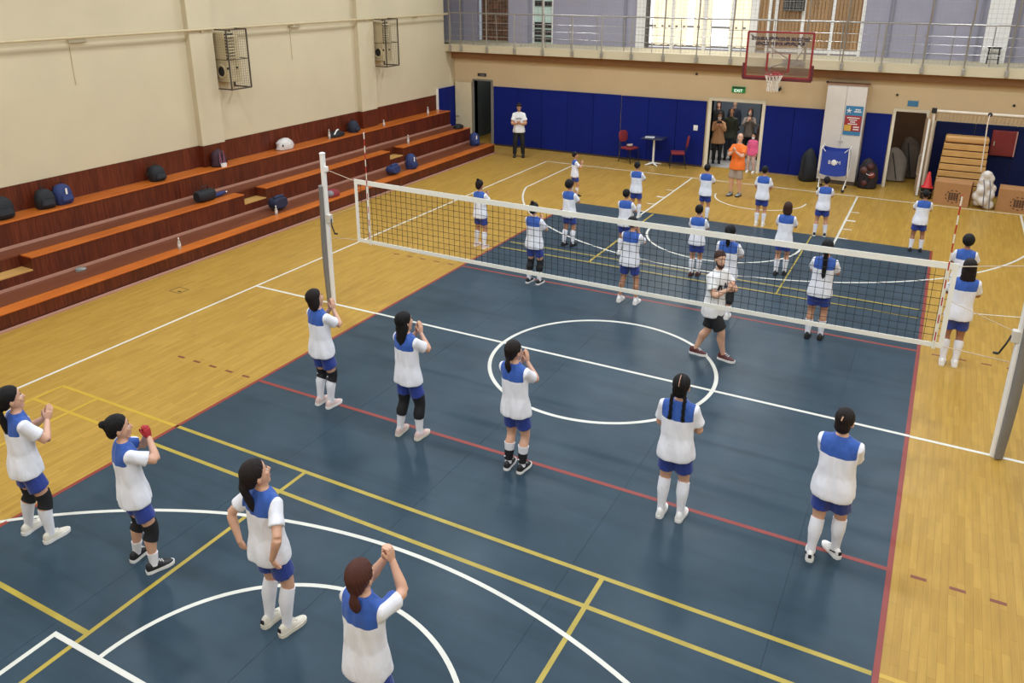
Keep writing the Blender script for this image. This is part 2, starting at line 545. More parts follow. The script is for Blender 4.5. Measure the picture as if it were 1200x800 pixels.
# basketball lines (white)
BL, SL, BK = 13.5, 7.5, 11.925
for s in (-1, 1):
    line([(s * SL, -BL), (s * SL, BL)], 0.05, M_LINE_W, 1)
    line([(-SL, s * BL), (SL, s * BL)], 0.05, M_LINE_W, 1)
    for sx in (-1, 1):
        line([(sx * 2.42, s * BL), (sx * 2.42, s * 7.70)], 0.05, M_LINE_W, 2)
        for yk in (11.65, 10.75, 9.9, 9.05):
            line([(sx * 2.45, s * yk), (sx * 2.66, s * yk)], 0.10 if yk == 10.75 else 0.05, M_LINE_W, 2, 'lane_mark')
    line([(-2.445, s * 7.70), (2.445, s * 7.70)], 0.05, M_LINE_W, 3)
    a = math.acos(6.45 / 6.75)
    pts3 = arc(0, BK, 6.75, -a, -PI + a)
    pts3 = [(6.45, BL)] + pts3 + [(-6.45, BL)]
    line([(x, s * y) for x, y in pts3], 0.05, M_LINE_W, 2)
    line([(x, s * y) for x, y in arc(0, 7.70, 1.8, 0, -PI, 60)], 0.05, M_LINE_W, 2)
    line([(x, s * y) for x, y in arc(0, BK, 1.25, 0, -PI, 40)], 0.045, M_LINE_W, 2)
line([(-SL, 0), (SL, 0)], 0.055, M_LINE_W, 3)
line(arc(0, 0, 1.8, 0, 2 * PI, 120), 0.06, M_LINE_W, 2, closed=True)
line([(5.0, 5.2), (7.5, 5.9)], 0.03, M_LINE_W, 0)
# thin yellow lines of another game
for y in (4.55, 5.0):
    line([(-4.35, y), (4.40, y)], 0.045, M_LINE_Y, 0)
for y in (-4.54, -5.0):
    line([(-4.48, y), (4.44, y)], 0.055, M_LINE_Y, 0)
    line([(-6.98, y), (-4.5, y)], 0.055, M_LINE_YW, 0)
line([(4.5, -4.52), (5.2, -4.52)], 0.05, M_LINE_YW, 0)
line([(-4.4, 8.0), (4.4, 8.0)], 0.045, M_LINE_Y, 0)
for y0, y1 in ((-4.56, -8.9), (4.53, 8.9)):
    line([(-2.15, y0), (-2.15, y1)], 0.05, M_LINE_Y, 1)
    line([(1.86, y0), (1.86, y1)], 0.05 if y0 < 0 else 0.03, M_LINE_Y, 1)
line([(-4.5, -7.55), (-2.17, -7.55)], 0.055, M_LINE_Y, 0)
line([(-6.97, -4.54), (-6.97, -8.9)], 0.05, M_LINE_YW, 1)
line([(-6.15, -4.54), (-6.15, -8.9)], 0.05, M_LINE_YW, 1)
# floor hatch
hx, hy = -8.67, -0.91
hat = MB()
for a, b in (((-.14, -.12), (.14, -.12)), ((.14, -.12), (.14, .12)), ((.14, .12), (-.14, .12)), ((-.14, .12), (-.14, -.12))):
    hat.bar((hx + a[0], hy + a[1], 0.002), (hx + b[0], hy + b[1], 0.002), 0.014, 0.004)
hatch = tag(hat.build('floor_hatch_rim', mat('hatch_metal', srgb(120, 92, 52), 0.5, 0.05)), 'small square hatch rim set in the parquet near the bleachers', 'floor hatch')
MB().box(hx + 0.02, hx + 0.1, hy - 0.06, hy - 0.03, 0.0002, 0.004).build('finger_pull', M_BLACK, hatch)

# ---- bleachers (three tiers along the left wall)
BX, BZ = [-9.8, -10.8, -11.65], [0.31, 0.82, 1.36]
Y0, Y1 = WYN + 0.1, 13.93
bl = thing('bleachers', 'three-tier mahogany brown wooden bleachers along the cream wall', 'bleachers')
BW = 0.17
def boards(parent, x, y0, y1, z0, z1, thick=0.018):
    n = max(1, round((y1 - y0) / BW)); w = (y1 - y0) / n
    me = MB().box(0, thick, 0.0012, w - 0.0012, 0, z1 - z0).mesh('board')
    me.materials.append(M_RISER)
    for i in range(n):
        o = link('board', me, None, parent)
        o.location = (x, y0 + i * w, z0)
NOTCH = [(-6.0, -2.46), (3.0, 3.74), (9.06, 9.75)]
yb0 = -6.5
for i in range(3):
    xf, z = BX[i], BZ[i]
    xb = BX[i + 1] if i < 2 else WX + 0.02
    zb = BZ[i - 1] if i else 0.0
    if i == 1:
        segs, y = [], Y0
        for a, b in NOTCH:
            segs.append((y, a)); y = b
        segs.append((y, Y1))
    else:
        segs = [(Y0, Y1)]
    tier = MB()
    for a, b in segs:
        tier.box(xb, xf, a, b, zb if i else 0, z - 0.03)
    if i == 1:
        for a, b in NOTCH: tier.box(xb, xf - 0.36, a, b, zb, z - 0.03)
    t = tier.build('tier', M_RISER, bl)
    for a, b in segs:
        boards(t, xf, max(a, yb0), b, zb + (0.02 if i else 0.05), z - 0.03)
        MB().box(xf - 0.30 if i < 2 else xb, xf + 0.035, a, b, z - 0.03, z).build('seat_plank', M_NOSE, t, bevel=0.006)
    tr = MB()
    if i < 2:
        for a, b in segs: tr.box(xb, xf - 0.302, a, b, z - 0.03, z - 0.001)
        if i == 1:
            for a, b in NOTCH: tr.box(xb, xf - 0.36, a, b, z - 0.03, z - 0.001)
        tr.build('tread', M_TREAD, t)
        MB().box(xb + 0.0185, xb + 0.05, Y0, Y1, z, z + 0.055).build('skirting_strip', M_STRIP, t)
    if i == 1:
        for a, b in NOTCH:
            MB().box(xf - 0.36, xf, a, b, zb, 0.55).build('step', M_RISER, t)
            MB().box(xf - 0.34, xf + 0.02, a + 0.002, b - 0.002, 0.55, 0.575).build('step_tread', mat('pale_step', srgb(196, 150, 84), 0.4, 0.05), t)
            boards(t, xf, max(a, yb0), b, zb + 0.02, 0.55)
            MB().box(xf - 0.36, xf - 0.345, a, b, 0.575, z - 0.03).build('step_back', M_RISER, t)
MB().box(-9.8 + 0.018, -9.68, Y0, Y1, 0.0, 0.018).build('floor_strip', M_STRIP, bl)
# panelling on the wall above the top seat
pan = struct(empty('trim_3'), 'dark wooden panelling on the cream wall above the top bleacher seat')
def panel_run(x, y0, y1): boards(pan, x, y0, y1, 1.362, 1.90)
panel_run(WX, yb0, 3.02); panel_run(WX, 3.74, 9.42); panel_run(WX, 10.2, 13.88)
panel_run(WX + 0.16, 3.02, 3.74); panel_run(WX + 0.16, 9.42, 10.2)
for y0 in (3.02 - 0.018, 9.42 - 0.018): MB().box(WX, WX + 0.178, y0, y0 + 0.018, 1.362, 1.90).build('board', M_RISER, pan)

# ---- wall padding
pad = struct(empty('wall_padding'), 'blue padded panels covering the foot of the far wall')
def pads(x0, x1, n, m, z1, y=WYF):
    w = (x1 - x0) / n
    for i in range(n):
        MB().box(x0 + i * w + 0.004, x0 + (i + 1) * w - 0.004, y - 0.07, y, 0.06, z1).build('padded_panel', m, pad, bevel=0.012)
pads(-10.5, -5.52, 5, M_PAD, 2.17); pads(-5.5, -2.58, 3, M_PAD, 2.16); pads(-0.72, 1.06, 2, M_PAD, 2.16); pads(2.2, 2.9, 1, M_PAD, 2.16)
pads(4.08, 12.1, 8, M_PADR, 2.06)
for i in range(2):
    MB().box(WX, WX + 0.06, 13.97 + i * 0.58, 14.54 + i * 0.58, 0.3, 2.1).build('padded_panel', M_PAD, pad, bevel=0.012)
MB().box(WX, WX + 0.07, 13.93, 13.965, 1.36, 2.12).build('pad_edge_strip', M_WHITE, pad)
MB().box(-10.5, -2.58, WYF - 0.072, WYF - 0.0701, 0.0, 0.06).build('pad_kick_strip', mat('kick_strip', srgb(60, 44, 40), 0.6), pad)

# ---- gallery
gal = struct(MB().box(-15, 12.2, GY, 17.2, GZ0, GZ1).build('gallery_slab', M_CREAM), 'cream concrete gallery slab along the far wall')
gwall = MB()
OPEN = [(-11.95, -10.45), (-9.6, -8.77), (-5.25, -1.62), (-1.62, 1.66)]
xs = -15.0
for a, b in OPEN:
    if a > xs + 0.01: gwall.box(xs, a, 16.5, 16.65, GZ1, CZ)
    xs = b
gwall.box(xs, 12.2, 16.5, 16.65, GZ1, CZ)
for a, b in ((-5.25, 1.66),): gwall.box(a, b, 16.5, 16.65, GZ1, GZ1 + 0.05)
struct(gwall.build('wall_gallery', M_LILAC), 'lilac grey panelled wall behind the gallery')
struct(MB().box(-15.1, -14.9, 14.5, 17.2, GZ1, CZ).box(-15.1, WX - 0.25, 14.4, 14.55, GZ1, CZ).build('wall_gallery_end', M_LILAC))
for x in (-12.6, -6.0, 2.4, 3.5, 4.75, 5.7):
    MB().box(x - 0.04, x + 0.04, 16.44, 16.5, GZ1, CZ).build('panel_batten', mat('lilac_batten', srgb(130, 128, 140), 0.6, 0.05), bpy.data.objects['wall_gallery'])
struct(MB().box(4.9, 5.5, 16.1, 16.5, GZ1, CZ).build('wall_gallery_column', M_WHITE), 'white column behind the gallery railing')
struct(MB().box(-10.45, -9.66, 16.2, 16.5, GZ1, CZ).build('wall_gallery_pillar', M_LILAC), 'lilac grey pillar behind the gallery railing')
M_BRN = mat('brown_blind', srgb(150, 112, 70), 0.7, 0.25, 1.5, stretch=(6, 1, 0.4))
M_DBRN = mat('dark_brick', srgb(104, 70, 46), 0.8, 0.3, 3)
# brick recess seen through the first opening, and the small green lit window
rec = struct(MB().box(-12.1, -10.3, 17.1, 17.2, GZ1, CZ).build('wall_gallery_recess', M_DBRN))
for k in range(14):
    for j in range(8):
        if (k * 7 + j * 3) % 4 == 0: continue
        MB().box(-11.95 + j * 0.2 + (k % 2) * 0.1, -11.95 + j * 0.2 + 0.18 + (k % 2) * 0.1, 17.05, 17.1, 3.7 + k * 0.14, 3.7 + k * 0.14 + 0.12).build('brick', mat('gallery_brick', srgb(126, 84, 56), 0.8, 0.25, 6, rnd=0.25), rec)
M_DAY = mat('daylight_pane', (0.95, 0.97, 1.0), 0.4, 0.02, 2, emit=1.5)
M_CURT = mat('curtain_daylight_glow', srgb(240, 228, 200), 0.8, 0.18, 3.0, emit=0.55, stretch=(4, 1, 0.15))  # daylight through the cloth is put in as emission
M_GRN = mat('green_tinted_pane', srgb(170, 190, 176), 0.4, 0.1, 2, emit=0.25)
w1 = struct(empty('window_1'), 'small green tinted gallery window above dark shelves')
MB().box(-9.6, -8.77, 16.58, 16.62, GZ1, CZ).build('pane', M_GRN, w1)
for x in (-9.58, -9.17, -8.79): MB().box(x - 0.03, x + 0.03, 16.5, 16.6, GZ1, CZ).build('window_bar', M_WHITE, w1)
for z in (3.7, 3.95, 4.2, 4.95):
    MB().box(-9.52, -9.2, 16.53, 16.575, z, z + 0.2).build('shelf_box', M_BLACK, w1); MB().box(-9.13, -8.83, 16.53, 16.575, z, z + 0.18).build('shelf_box', M_BLACK, w1)
w2 = struct(empty('window_2'), 'tall sunlit gallery windows behind pale curtains')
MB().box(-5.25, -1.62, 16.62, 16.64, GZ1 + 0.05, CZ).build('pane', M_DAY, w2)
nf = 72
cv, cf = [], []
for i in range(nf + 1):
    x = -5.0 + i * (3.3 / nf)
    if 26 < i < 31 or 44 < i < 56: yy = None
    else: yy = 16.54 + 0.04 * math.sin(i * 1.15) + 0.015 * math.sin(i * 2.7)
    cv.append((x, yy))
mbc = []
cur = []
for x, yy in cv:
    if yy is None:
        if cur: mbc.append(cur)
        cur = []
    else: cur.append((x, yy))
if cur: mbc.append(cur)
for seg in mbc:
    b_ = MB()
    n = len(seg)
    v = [(x, y, GZ1 + 0.12) for x, y in seg] + [(x, y, CZ - 0.3) for x, y in seg] + [(x, y + 0.008, GZ1 + 0.12) for x, y in seg] + [(x, y + 0.008, CZ - 0.3) for x, y in seg]
    f = []
    for i in range(n - 1):
        f += [(i, i + 1, n + i + 1, n + i), (2 * n + i + 1, 2 * n + i, 3 * n + i, 3 * n + i + 1)]
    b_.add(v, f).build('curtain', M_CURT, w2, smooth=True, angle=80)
for x, w in ((-5.42, 0.16), (-4.3, 0.05), (-3.2, 0.06), (-2.3, 0.05), (-1.62, 0.12)):
    MB().box(x - w, x + w if w > .1 else x + w, 16.44, 16.6, GZ1, CZ).build('window_bar', M_WHITE, w2)
MB().box(-5.24, -5.1, 16.4, 16.46, GZ1 + 0.05, CZ).build('dark_curtain', mat('dark_grey_cloth', srgb(84, 80, 74), 0.8, 0.1), w2)
for z in (4.35, 3.72): MB().box(-5.2, -1.65, 16.56, 16.62, z, z + 0.07).build('window_bar', M_GREYP, w2)
w3 = struct(empty('window_3'), 'white framed gallery windows with brown blinds behind')
MB().box(-1.6, 1.66, 16.60, 16.63, GZ1 + 0.05, CZ).build('blind', M_BRN, w3)
for i in range(30): MB().box(-1.5 + i * 0.105, -1.5 + i * 0.105 + 0.085, 16.575, 16.598, GZ1 + 0.16, CZ).build('blind_slat', mat('brown_slat', srgb(158, 122, 80), 0.7, 0.2, 3, rnd=0.14, stretch=(1, 1, 0.3)), w3)
for x in (-1.15, -0.95, -0.12, 0.76, 1.62): MB().box(x - 0.045, x + 0.045, 16.48, 16.6, GZ1, CZ).build('window_bar', M_WHITE, w3)
MB().box(-1.2, 1.66, 16.46, 16.6, GZ1 + 0.05, GZ1 + 0.14).build('window_sill', M_WHITE, w3)
# loudspeaker with grille on the gallery wall, dark box on the column
sp = thing('wall_loudspeaker', 'black gridded loudspeaker box hung in front of the brown gallery blinds', 'loudspeaker', (-0.4, 16.3, 4.96))
MB().box(-0.3, 0.3, -0.12, 0.12, 0, 0.5).build('cabinet', M_BLACK, sp, bevel=0.01)
for i in range(7): MB().box(-0.29 + i * 0.095, -0.28 + i * 0.095, -0.135, -0.121, 0.01, 0.49).build('grille_bar', M_GREYP, sp)
for i in range(6): MB().box(-0.29, 0.29, -0.137, -0.123, 0.03 + i * 0.085, 0.04 + i * 0.085).build('grille_bar', M_GREYP, sp)
MB().bar((0, 0.1, 0.4), (0, 0.14, 0.4), 0.1).build('bracket', M_GREYP, sp)
cb = thing('chair_frame', 'black metal stool standing by the white gallery column', 'stool', (5.2, 15.85, GZ1))
for dx in (-0.14, 0.14):
    for dy in (-0.12, 0.12): MB().tube([(dx, dy, 0), (dx * 0.9, dy * 0.9, 0.42)], 0.015, 8).build('leg', M_BLACK, cb)
MB().box(-0.17, 0.17, -0.15, 0.15, 0.42, 0.46).build('seat', M_BLACK, cb, bevel=0.01)
for z in (0.12, 0.28): MB().box(-0.15, 0.15, -0.13, -0.115, z, z + 0.02).build('rung', M_BLACK, cb)

# gallery railing
rail = thing('gallery_railing', 'steel railing with posts and net frames along the gallery edge', 'railing')
PX = [-11.97, -11.5, -10.43, -9.32, -8.24, -7.13, -6.07, -5.03, -3.96, -2.88, -1.81, -0.73, 0.34, 1.40, 2.45, 3.50, 4.52, 5.54, 6.6, 7.66, 8.72, 9.8, 10.9, 12.0]
TALL = {0, 1, 2, 4, 8, 9, 10, 12, 13, 15, 16, 17, 18, 20, 22}
for i, x in enumerate(PX):
    pts = [(x, GY - 0.045, GZ0 + 0.05), (x, GY - 0.045, 4.74)]
    if i in TALL: pts = pts[:1] + [(x, GY - 0.045, 4.70), (x + 0.03, GY - 0.12, 4.86), (x + 0.03, GY - 0.12, CZ)]
    o = MB().tube(pts, 0.022, 8).build('post', M_STEEL, rail, smooth=True)
    MB().box(x - 0.045, x + 0.045, GY - 0.075, GY, GZ0 + 0.03, GZ0 + 0.2).build('base_plate', M_STEEL, o, bevel=0.008)
for i in range(26):
    x = -12.0 + 0.95 * i
    if x > 12: break
    MB().tube([(x, GY + 0.12, GZ1), (x, GY + 0.03, 4.70)], 0.014, 6).build('short_post', M_STEEL, rail, smooth=True)
MB().tube([(-14.8, GY - 0.02, 4.74), (12.2, GY - 0.02, 4.74)], 0.026, 10).build('handrail', M_STEEL, rail, smooth=True)
for z in (4.42, 4.19, 3.96): MB().tube([(-14.8, GY + 0.05, z), (12.2, GY + 0.05, z)], 0.009, 6).build('rail_bar', M_STEEL, rail, smooth=True)
snet = MB()
y = GY - 0.12
for i in range(int(24.2 / 0.12)): snet.bar((-12.1 + 0.12 * i, y, 3.7), (-12.1 + 0.12 * i, y, CZ), 0.004)
for j in range(40): snet.bar((-12.1, y, 3.72 + 0.12 * j), (12.1, y, 3.72 + 0.12 * j), 0.004)
sn = snet.build('safety_net', mat('grey_twine', srgb(150, 142, 130), 0.8), rail)
sn['kind'] = 'stuff'

# ---- pipe, conduits and heater cages on the left wall
pipe = thing('wall_pipe', 'thin beige pipe running along the cream wall above the heaters', 'pipe')
MB().tube([(WX + 0.2, WYN, 4.70), (WX + 0.2, 14.5, 4.70)], 0.032, 8).build('pipe_run', M_BEIGE, pipe, smooth=True)
for y in (-6, -2.9, 3.4, 6.6, 9.8, 12.6): MB().box(WX, WX + 0.21, y - 0.03, y + 0.03, 4.64, 4.67).build('bracket', M_BEIGE, pipe)
for y in (0.0, 6.6):
    c = thing('junction_box', 'small beige junction box with a drop cable on the cream wall', 'junction box', (WX, y, 4.58), 0, 'junction boxes on the bleacher wall')
    MB().box(0, 0.06, 0, 0.4, 0, 0.10).build('box', mat('junction_grey', srgb(178, 168, 140), 0.6, 0.05), c, bevel=0.01)
    MB().bar((0.012, 0.03, 0.02), (0.012, 0.03, -0.85), 0.02).build('cable', M_CREAM, c)
def heater(y, label):
    h = thing('wall_heater', label, 'heater', (WX, y, 3.24))
    d, w, H_ = 0.60, 0.66, 1.44
    cage = MB()
    P = [(0.0, 0), (d, 0), (d, w), (0.0, w)]
    for (a, b) in P: cage.bar((a if a else 0.02, b, 0), (a if a else 0.02, b, H_), 0.03)
    for z in (0, H_ * 0.5, H_):
        for i in range(3): cage.bar((P[i][0], P[i][1], z), (P[i + 1][0], P[i + 1][1], z), 0.03 if z != H_ * .5 else 0.018)
    cage.build('cage_frame', M_RUST, h)
    wires = MB()
    for i in range(1, 9): wires.bar((d, w * i / 9, 0), (d, w * i / 9, H_), 0.004)
    for i in range(1, 8): wires.bar((d * i / 8, 0, 0), (d * i / 8, 0, H_), 0.002)
    for k in range(1, 24):
        z = H_ * k / 24
        wires.bar((d, 0, z), (d, w, z), 0.004); wires.bar((0, 0, z), (d, 0, z), 0.002)
    o = wires.build('cage_wires', M_RUST, h); o['kind'] = 'stuff'
    MB().box(0.02, 0.40, 0.10, 0.56, 0.16, H_ - 0.08).build('body', M_BEIGE, h, bevel=0.012)
    for k in range(8):
        z = H_ * 0.54 + k * 0.072
        MB().add([(0.40, 0.12, z), (0.46, 0.12, z - 0.04), (0.46, 0.40, z - 0.04), (0.40, 0.40, z), (0.40, 0.12, z + 0.02), (0.46, 0.12, z - 0.02), (0.46, 0.40, z - 0.02), (0.40, 0.40, z + 0.02)],
                 [(0, 3, 2, 1), (4, 5, 6, 7), (0, 1, 5, 4), (1, 2, 6, 5), (2, 3, 7, 6), (3, 0, 4, 7)]).build('louvre', M_BEIGE, h)
    MB().box(0.401, 0.405, 0.12, 0.40, H_ * 0.5, H_ * 0.5 + 0.62).build('louvre_shadow_gap', M_BLACK, h)
    ring = MB().tube([(0.22 + 0.13 * math.cos(a * PI / 10), 0.09, 0.42 + 0.15 * math.sin(a * PI / 10)) for a in range(20)], 0.028, 8, closed=True).build('duct_ring', M_BEIGE, h, smooth=True)
    MB().tube([(0.22, 0.075, 0.42), (0.22, 0.10, 0.42)], 0.115, 18).build('duct_opening', M_BLACK, ring)
    for q in ((0.41, 0.12), (0.41, 0.42)): MB().ball((q[0], q[1], 0.5), 0.03, 8, 6).build('knob', M_BLACK, h)
    return h
heater(3.76, 'caged beige wall heater beside the pilaster, far from the gallery')
heater(10.22, 'caged beige wall heater beside the pilaster nearest the gallery')

# ---- doors
M_DFRM = mat('door_frame_cream', srgb(222, 210, 184), 0.5, 0.03)
def door_frame(name, i, m, w=0.07, label=None):
    a, b, h = DOORS[i]
    e = struct(empty(name), label)
    MB().box(a - w, a, WYF - 0.06, WYF + 0.22, 0, h + w).build('jamb', m, e); MB().box(b, b + w, WYF - 0.06, WYF + 0.22, 0, h + w).build('jamb', m, e)
    MB().box(a, b, WYF - 0.06, WYF + 0.22, h, h + w).build('head', m, e)
    return e
d1 = door_frame('door_1', 0, M_GREYP, 0.05, 'grey framed stair door standing open')
leaf = MB().box(-12.1, -11.41, 15.06, 15.11, 0.02, 2.26).build('door_leaf', mat('cream_door', srgb(214, 196, 158), 0.5, 0.04), d1, bevel=0.006)
MB().tube([(-12.02, 15.05, 1.0), (-12.02, 15.0, 1.0), (-11.9, 15.0, 1.0)], 0.012, 8).build('handle', M_STEEL, leaf)
d2 = door_frame('door_2', 1, M_DFRM, 0.10, 'wide cream door frame opening on the crowded lobby')
d3 = door_frame('door_3', 2, M_DFRM, 0.08, 'cream framed store-room door standing open')
lf = MB().box(0, 0.045, -0.78, 0, 0.02, 2.2).build('door_leaf', mat('tan_door', srgb(190, 160, 126), 0.5, 0.04), d3, bevel=0.006)
lf.location = (3.80, WYF - 0.05, 0); lf.rotation_euler = (0, 0, R(6))
MB().box(-0.004, 0.049, -0.79, -0.765, 0.02, 2.2).build('door_edge', M_WHITE, lf)
MB().tube([(-0.02, -0.72, 0.6), (-0.07, -0.72, 0.62), (-0.07, -0.72, 1.16), (-0.02, -0.72, 1.18)], 0.014, 8).build('handle', M_STEEL, lf)
# rooms behind the doors
M_STW = mat('teal_grey_wall', srgb(84, 92, 94), 0.7, 0.05)
M_LBW = mat('blue_grey_lobby_wall', srgb(112, 124, 136), 0.7, 0.05)
M_SRW = mat('store_wall', srgb(120, 92, 70), 0.8, 0.08)
for nm, bx, m_ in (('wall_stairwell_left', (-11.9, -11.85, 15.42, 17.8), M_STW), ('wall_stairwell_right', (-10.15, -10.1, 15.42, 17.8), M_STW), ('wall_stairwell_back', (-11.9, -10.1, 17.75, 17.8), M_STW),
                   ('wall_lobby_left', (-4.4, -4.35, 15.42, 21), M_LBW), ('wall_lobby_right', (0.3, 0.35, 15.42, 21), M_LBW), ('wall_lobby_back', (-4.4, 0.35, 20.9, 21), M_LBW), ('wall_lobby_partition', (-1.5, 0.28, 18.4, 18.5), M_DARK),
                   ('wall_store_left', (2.4, 2.45, 15.42, 18), M_SRW), ('wall_store_right', (4.6, 4.65, 15.42, 18), M_SRW), ('wall_store_back', (2.4, 4.65, 17.9, 18), M_SRW)):
    struct(MB().box(*bx, 0, GZ0).build(nm, m_))
struct(MB().box(-4.35, 0.3, 15.42, 20.9, 0.0005, 0.004).build('floor_lobby', M_CONC))
stt = thing('staircase', 'pale terrazzo stairs rising behind the open cream door', 'stairs')
for k in range(6): MB().box(-10.95, -10.16, 16.0 + 0.26 * k, 17.7, 0.17 * k, 0.17 * (k + 1)).build('stair_step', mat('stair_terrazzo', srgb(160, 132, 106), 0.5, 0.06), stt)

# ---- ceiling lamps (the hall's own light)
for ix in range(5):
    for iy in range(6):
        x, y = -9.0 + 4.5 * ix, -12.5 + 5.0 * iy
        l = thing('ceiling_lamp', 'white ceiling light panel of the hall', 'lamp', (x, y, CZ - 0.1), 0, 'ceiling light panels of the hall')
        MB().box(-0.65, 0.65, -0.35, 0.35, 0, 0.1).build('housing', M_WHITE, l)
        MB().box(-0.6, 0.6, -0.3, 0.3, -0.012, -0.002).build('diffuser', mat('lamp_diffuser', (1, 0.95, 0.86), 0.5, 0.0, emit=3.0), l)
        ld = bpy.data.lights.new('lamp_light', 'AREA'); ld.shape = 'RECTANGLE'; ld.size = 1.2; ld.size_y = 0.6
        ld.energy = LAMP_W; ld.color = LAMP_COL
        lo = bpy.data.objects.new('lamp_light', ld); COL.objects.link(lo); lo.parent = l; lo.location = (0, 0, -0.03)
# daylight entering by the gallery windows
ld = bpy.data.lights.new('window_daylight', 'AREA'); ld.shape = 'RECTANGLE'; ld.size = 6.2; ld.size_y = 3.4; ld.energy = 260; ld.color = (0.9, 0.96, 1.0)
lo = bpy.data.objects.new('window_daylight', ld); COL.objects.link(lo); lo.location = (-1.9, 16.40, 6.4); lo.rotation_euler = (R(-75), 0, 0)
for nm, loc, en in (('lobby_light', (-2.0, 17.0, 3.3), 60), ('store_light', (3.4, 16.6, 3.2), 9), ('stair_light', (-11.3, 16.6, 3.2), 9)):  # unseen lights added to brighten the rooms behind the doors
    ld = bpy.data.lights.new(nm, 'AREA'); ld.size = 0.8; ld.energy = en; ld.color = (1, 0.95, 0.88)
    lo = bpy.data.objects.new(nm, ld); COL.objects.link(lo); lo.location = loc
# ------------------------------------------------------------------ people
ZS = 1.13       # the photo shows everything a little tall; the figures share that proportion
SKIN = [mat('skin_light', srgb(214, 166, 138), 0.5, 0.05, 8, sss=0.12), mat('skin_tan', srgb(192, 140, 108), 0.5, 0.05, 8, sss=0.12), mat('skin_brown', srgb(158, 108, 80), 0.5, 0.05, 8, sss=0.12)]
def hairmat(n, c): return mat('hair_' + n, srgb(*c), 0.55, 0.3, 10, 0.6, 30, stretch=(5, 5, 0.6), spec=0.3)
HAIR = {'black': hairmat('black', (20, 17, 17)), 'dark': hairmat('dark', (33, 23, 21)), 'brown': hairmat('brown', (66, 40, 32)), 'auburn': hairmat('auburn', (84, 46, 36)), 'grey': hairmat('grey', (120, 110, 104))}
M_JERSEY = mat_attr2('white_jersey_blue_yoke', srgb(232, 231, 236), srgb(42, 84, 164), 'yoke')
M_TEE = mat('white_tee', srgb(232, 230, 228), 0.8, 0.03, 4, 0.5, 11, stretch=(1, 1, 0.4))
M_SHORT = mat('royal_blue_shorts', srgb(36, 58, 140), 0.55, 0.08, 6, 0.5, 14, sheen=0.2)
M_SOCK = mat('white_sock', srgb(232, 230, 234), 0.85, 0.03, 20)
M_KNEE = mat('black_knee_pad', srgb(24, 23, 26), 0.75, 0.1, 20)
M_EYEW = mat('eye_white', srgb(230, 226, 220), 0.3, 0.0)
M_IRIS = mat('eye_iris', srgb(44, 30, 24), 0.2, 0.0)
M_LIP = mat('lips', srgb(170, 104, 92), 0.5, 0.03)
def cloth(n, c, rough=0.75): return mat('cloth_' + n, srgb(*c), rough, 0.08, 5, 0.4, 14)
def shoemat(n, c): return mat('shoe_' + n, srgb(*c), 0.5, 0.05, 10)

def rmesh(mb, voxel, it=3, clip=None):
    """stage one: a temporary object whose voxel remesh fuses the overlapping volumes into one skin"""
    me = bpy.data.meshes.new('temp'); me.from_pydata(mb.v, [], mb.f)
    bm = bmesh.new(); bm.from_mesh(me)
    if clip:
        for co, no in clip:
            g = bm.verts[:] + bm.edges[:] + bm.faces[:]
            res = bmesh.ops.bisect_plane(bm, geom=g, plane_co=co, plane_no=no, clear_outer=True)
            ed = [e for e in res['geom_cut'] if isinstance(e, bmesh.types.BMEdge)]
            try: bmesh.ops.holes_fill(bm, edges=ed)
            except Exception: pass
    bmesh.ops.recalc_face_normals(bm, faces=bm.faces[:])
    bm.to_mesh(me); bm.free()
    o = bpy.data.objects.new('temp', me); COL.objects.link(o)
    m = o.modifiers.new('r', 'REMESH'); m.mode = 'VOXEL'; m.voxel_size = voxel
    if it:
        s = o.modifiers.new('s', 'SMOOTH'); s.factor = 0.5; s.iterations = it
    return o
def harvest(objs):
    bpy.context.view_layer.update()
    dg = bpy.context.evaluated_depsgraph_get()
    out = []
    for o in objs:
        me = bpy.data.meshes.new_from_object(o.evaluated_get(dg))
        v = np.empty(len(me.vertices) * 3); me.vertices.foreach_get('co', v)
        f = [tuple(p.vertices) for p in me.polygons]
        out.append((v.reshape(-1, 3), f))
        bpy.data.meshes.remove(me)
    for o in objs:
        me = o.data; bpy.data.objects.remove(o); bpy.data.meshes.remove(me)
    return out
def npmesh(name, chunks, m, smooth=True):
    V, F, o = [], [], 0
    for v, f in chunks:
        V.append(v); F += [tuple(i + o for i in q) for q in f]; o += len(v)
    me = bpy.data.meshes.new(name)
    me.from_pydata(np.concatenate(V).tolist(), [], F)
    if smooth: me.shade_smooth()
    if m: me.materials.append(m)
    return me
def apply(M, v):
    A = np.array(M); return v @ A[:3, :3].T + A[:3, 3]

# ---- canonical head (chin at z=0, crown at z=1, looking along +Y), hands and hair
def head_mb(beard=False):
    h = MB()
    h.ball((0, -0.06, 0.63), (0.345, 0.43, 0.37), 18, 12)
    h.ball((0, 0.10, 0.40), (0.265, 0.30, 0.36), 16, 10)
    h.ball((0, 0.24, 0.10), (0.14, 0.13, 0.10), 12, 8)
    h.ball((0, 0.20, 0.70), (0.25, 0.17, 0.16), 12, 8)
    h.tube([(0, 0.36, 0.56), (0, 0.44, 0.44), (0, 0.47, 0.37)], [0.035, 0.05, 0.06], 10)
    h.ball((0, 0.39, 0.34), (0.085, 0.06, 0.04), 10, 6)
    h.ball((0, 0.345, 0.22), (0.11, 0.05, 0.055), 10, 6)
    for s in (-1, 1):
        h.ball((s * 0.345, -0.05, 0.46), (0.04, 0.085, 0.13), 10, 8)
        h.ball((s * 0.16, 0.28, 0.42), (0.09, 0.09, 0.09), 10, 6)
    return h
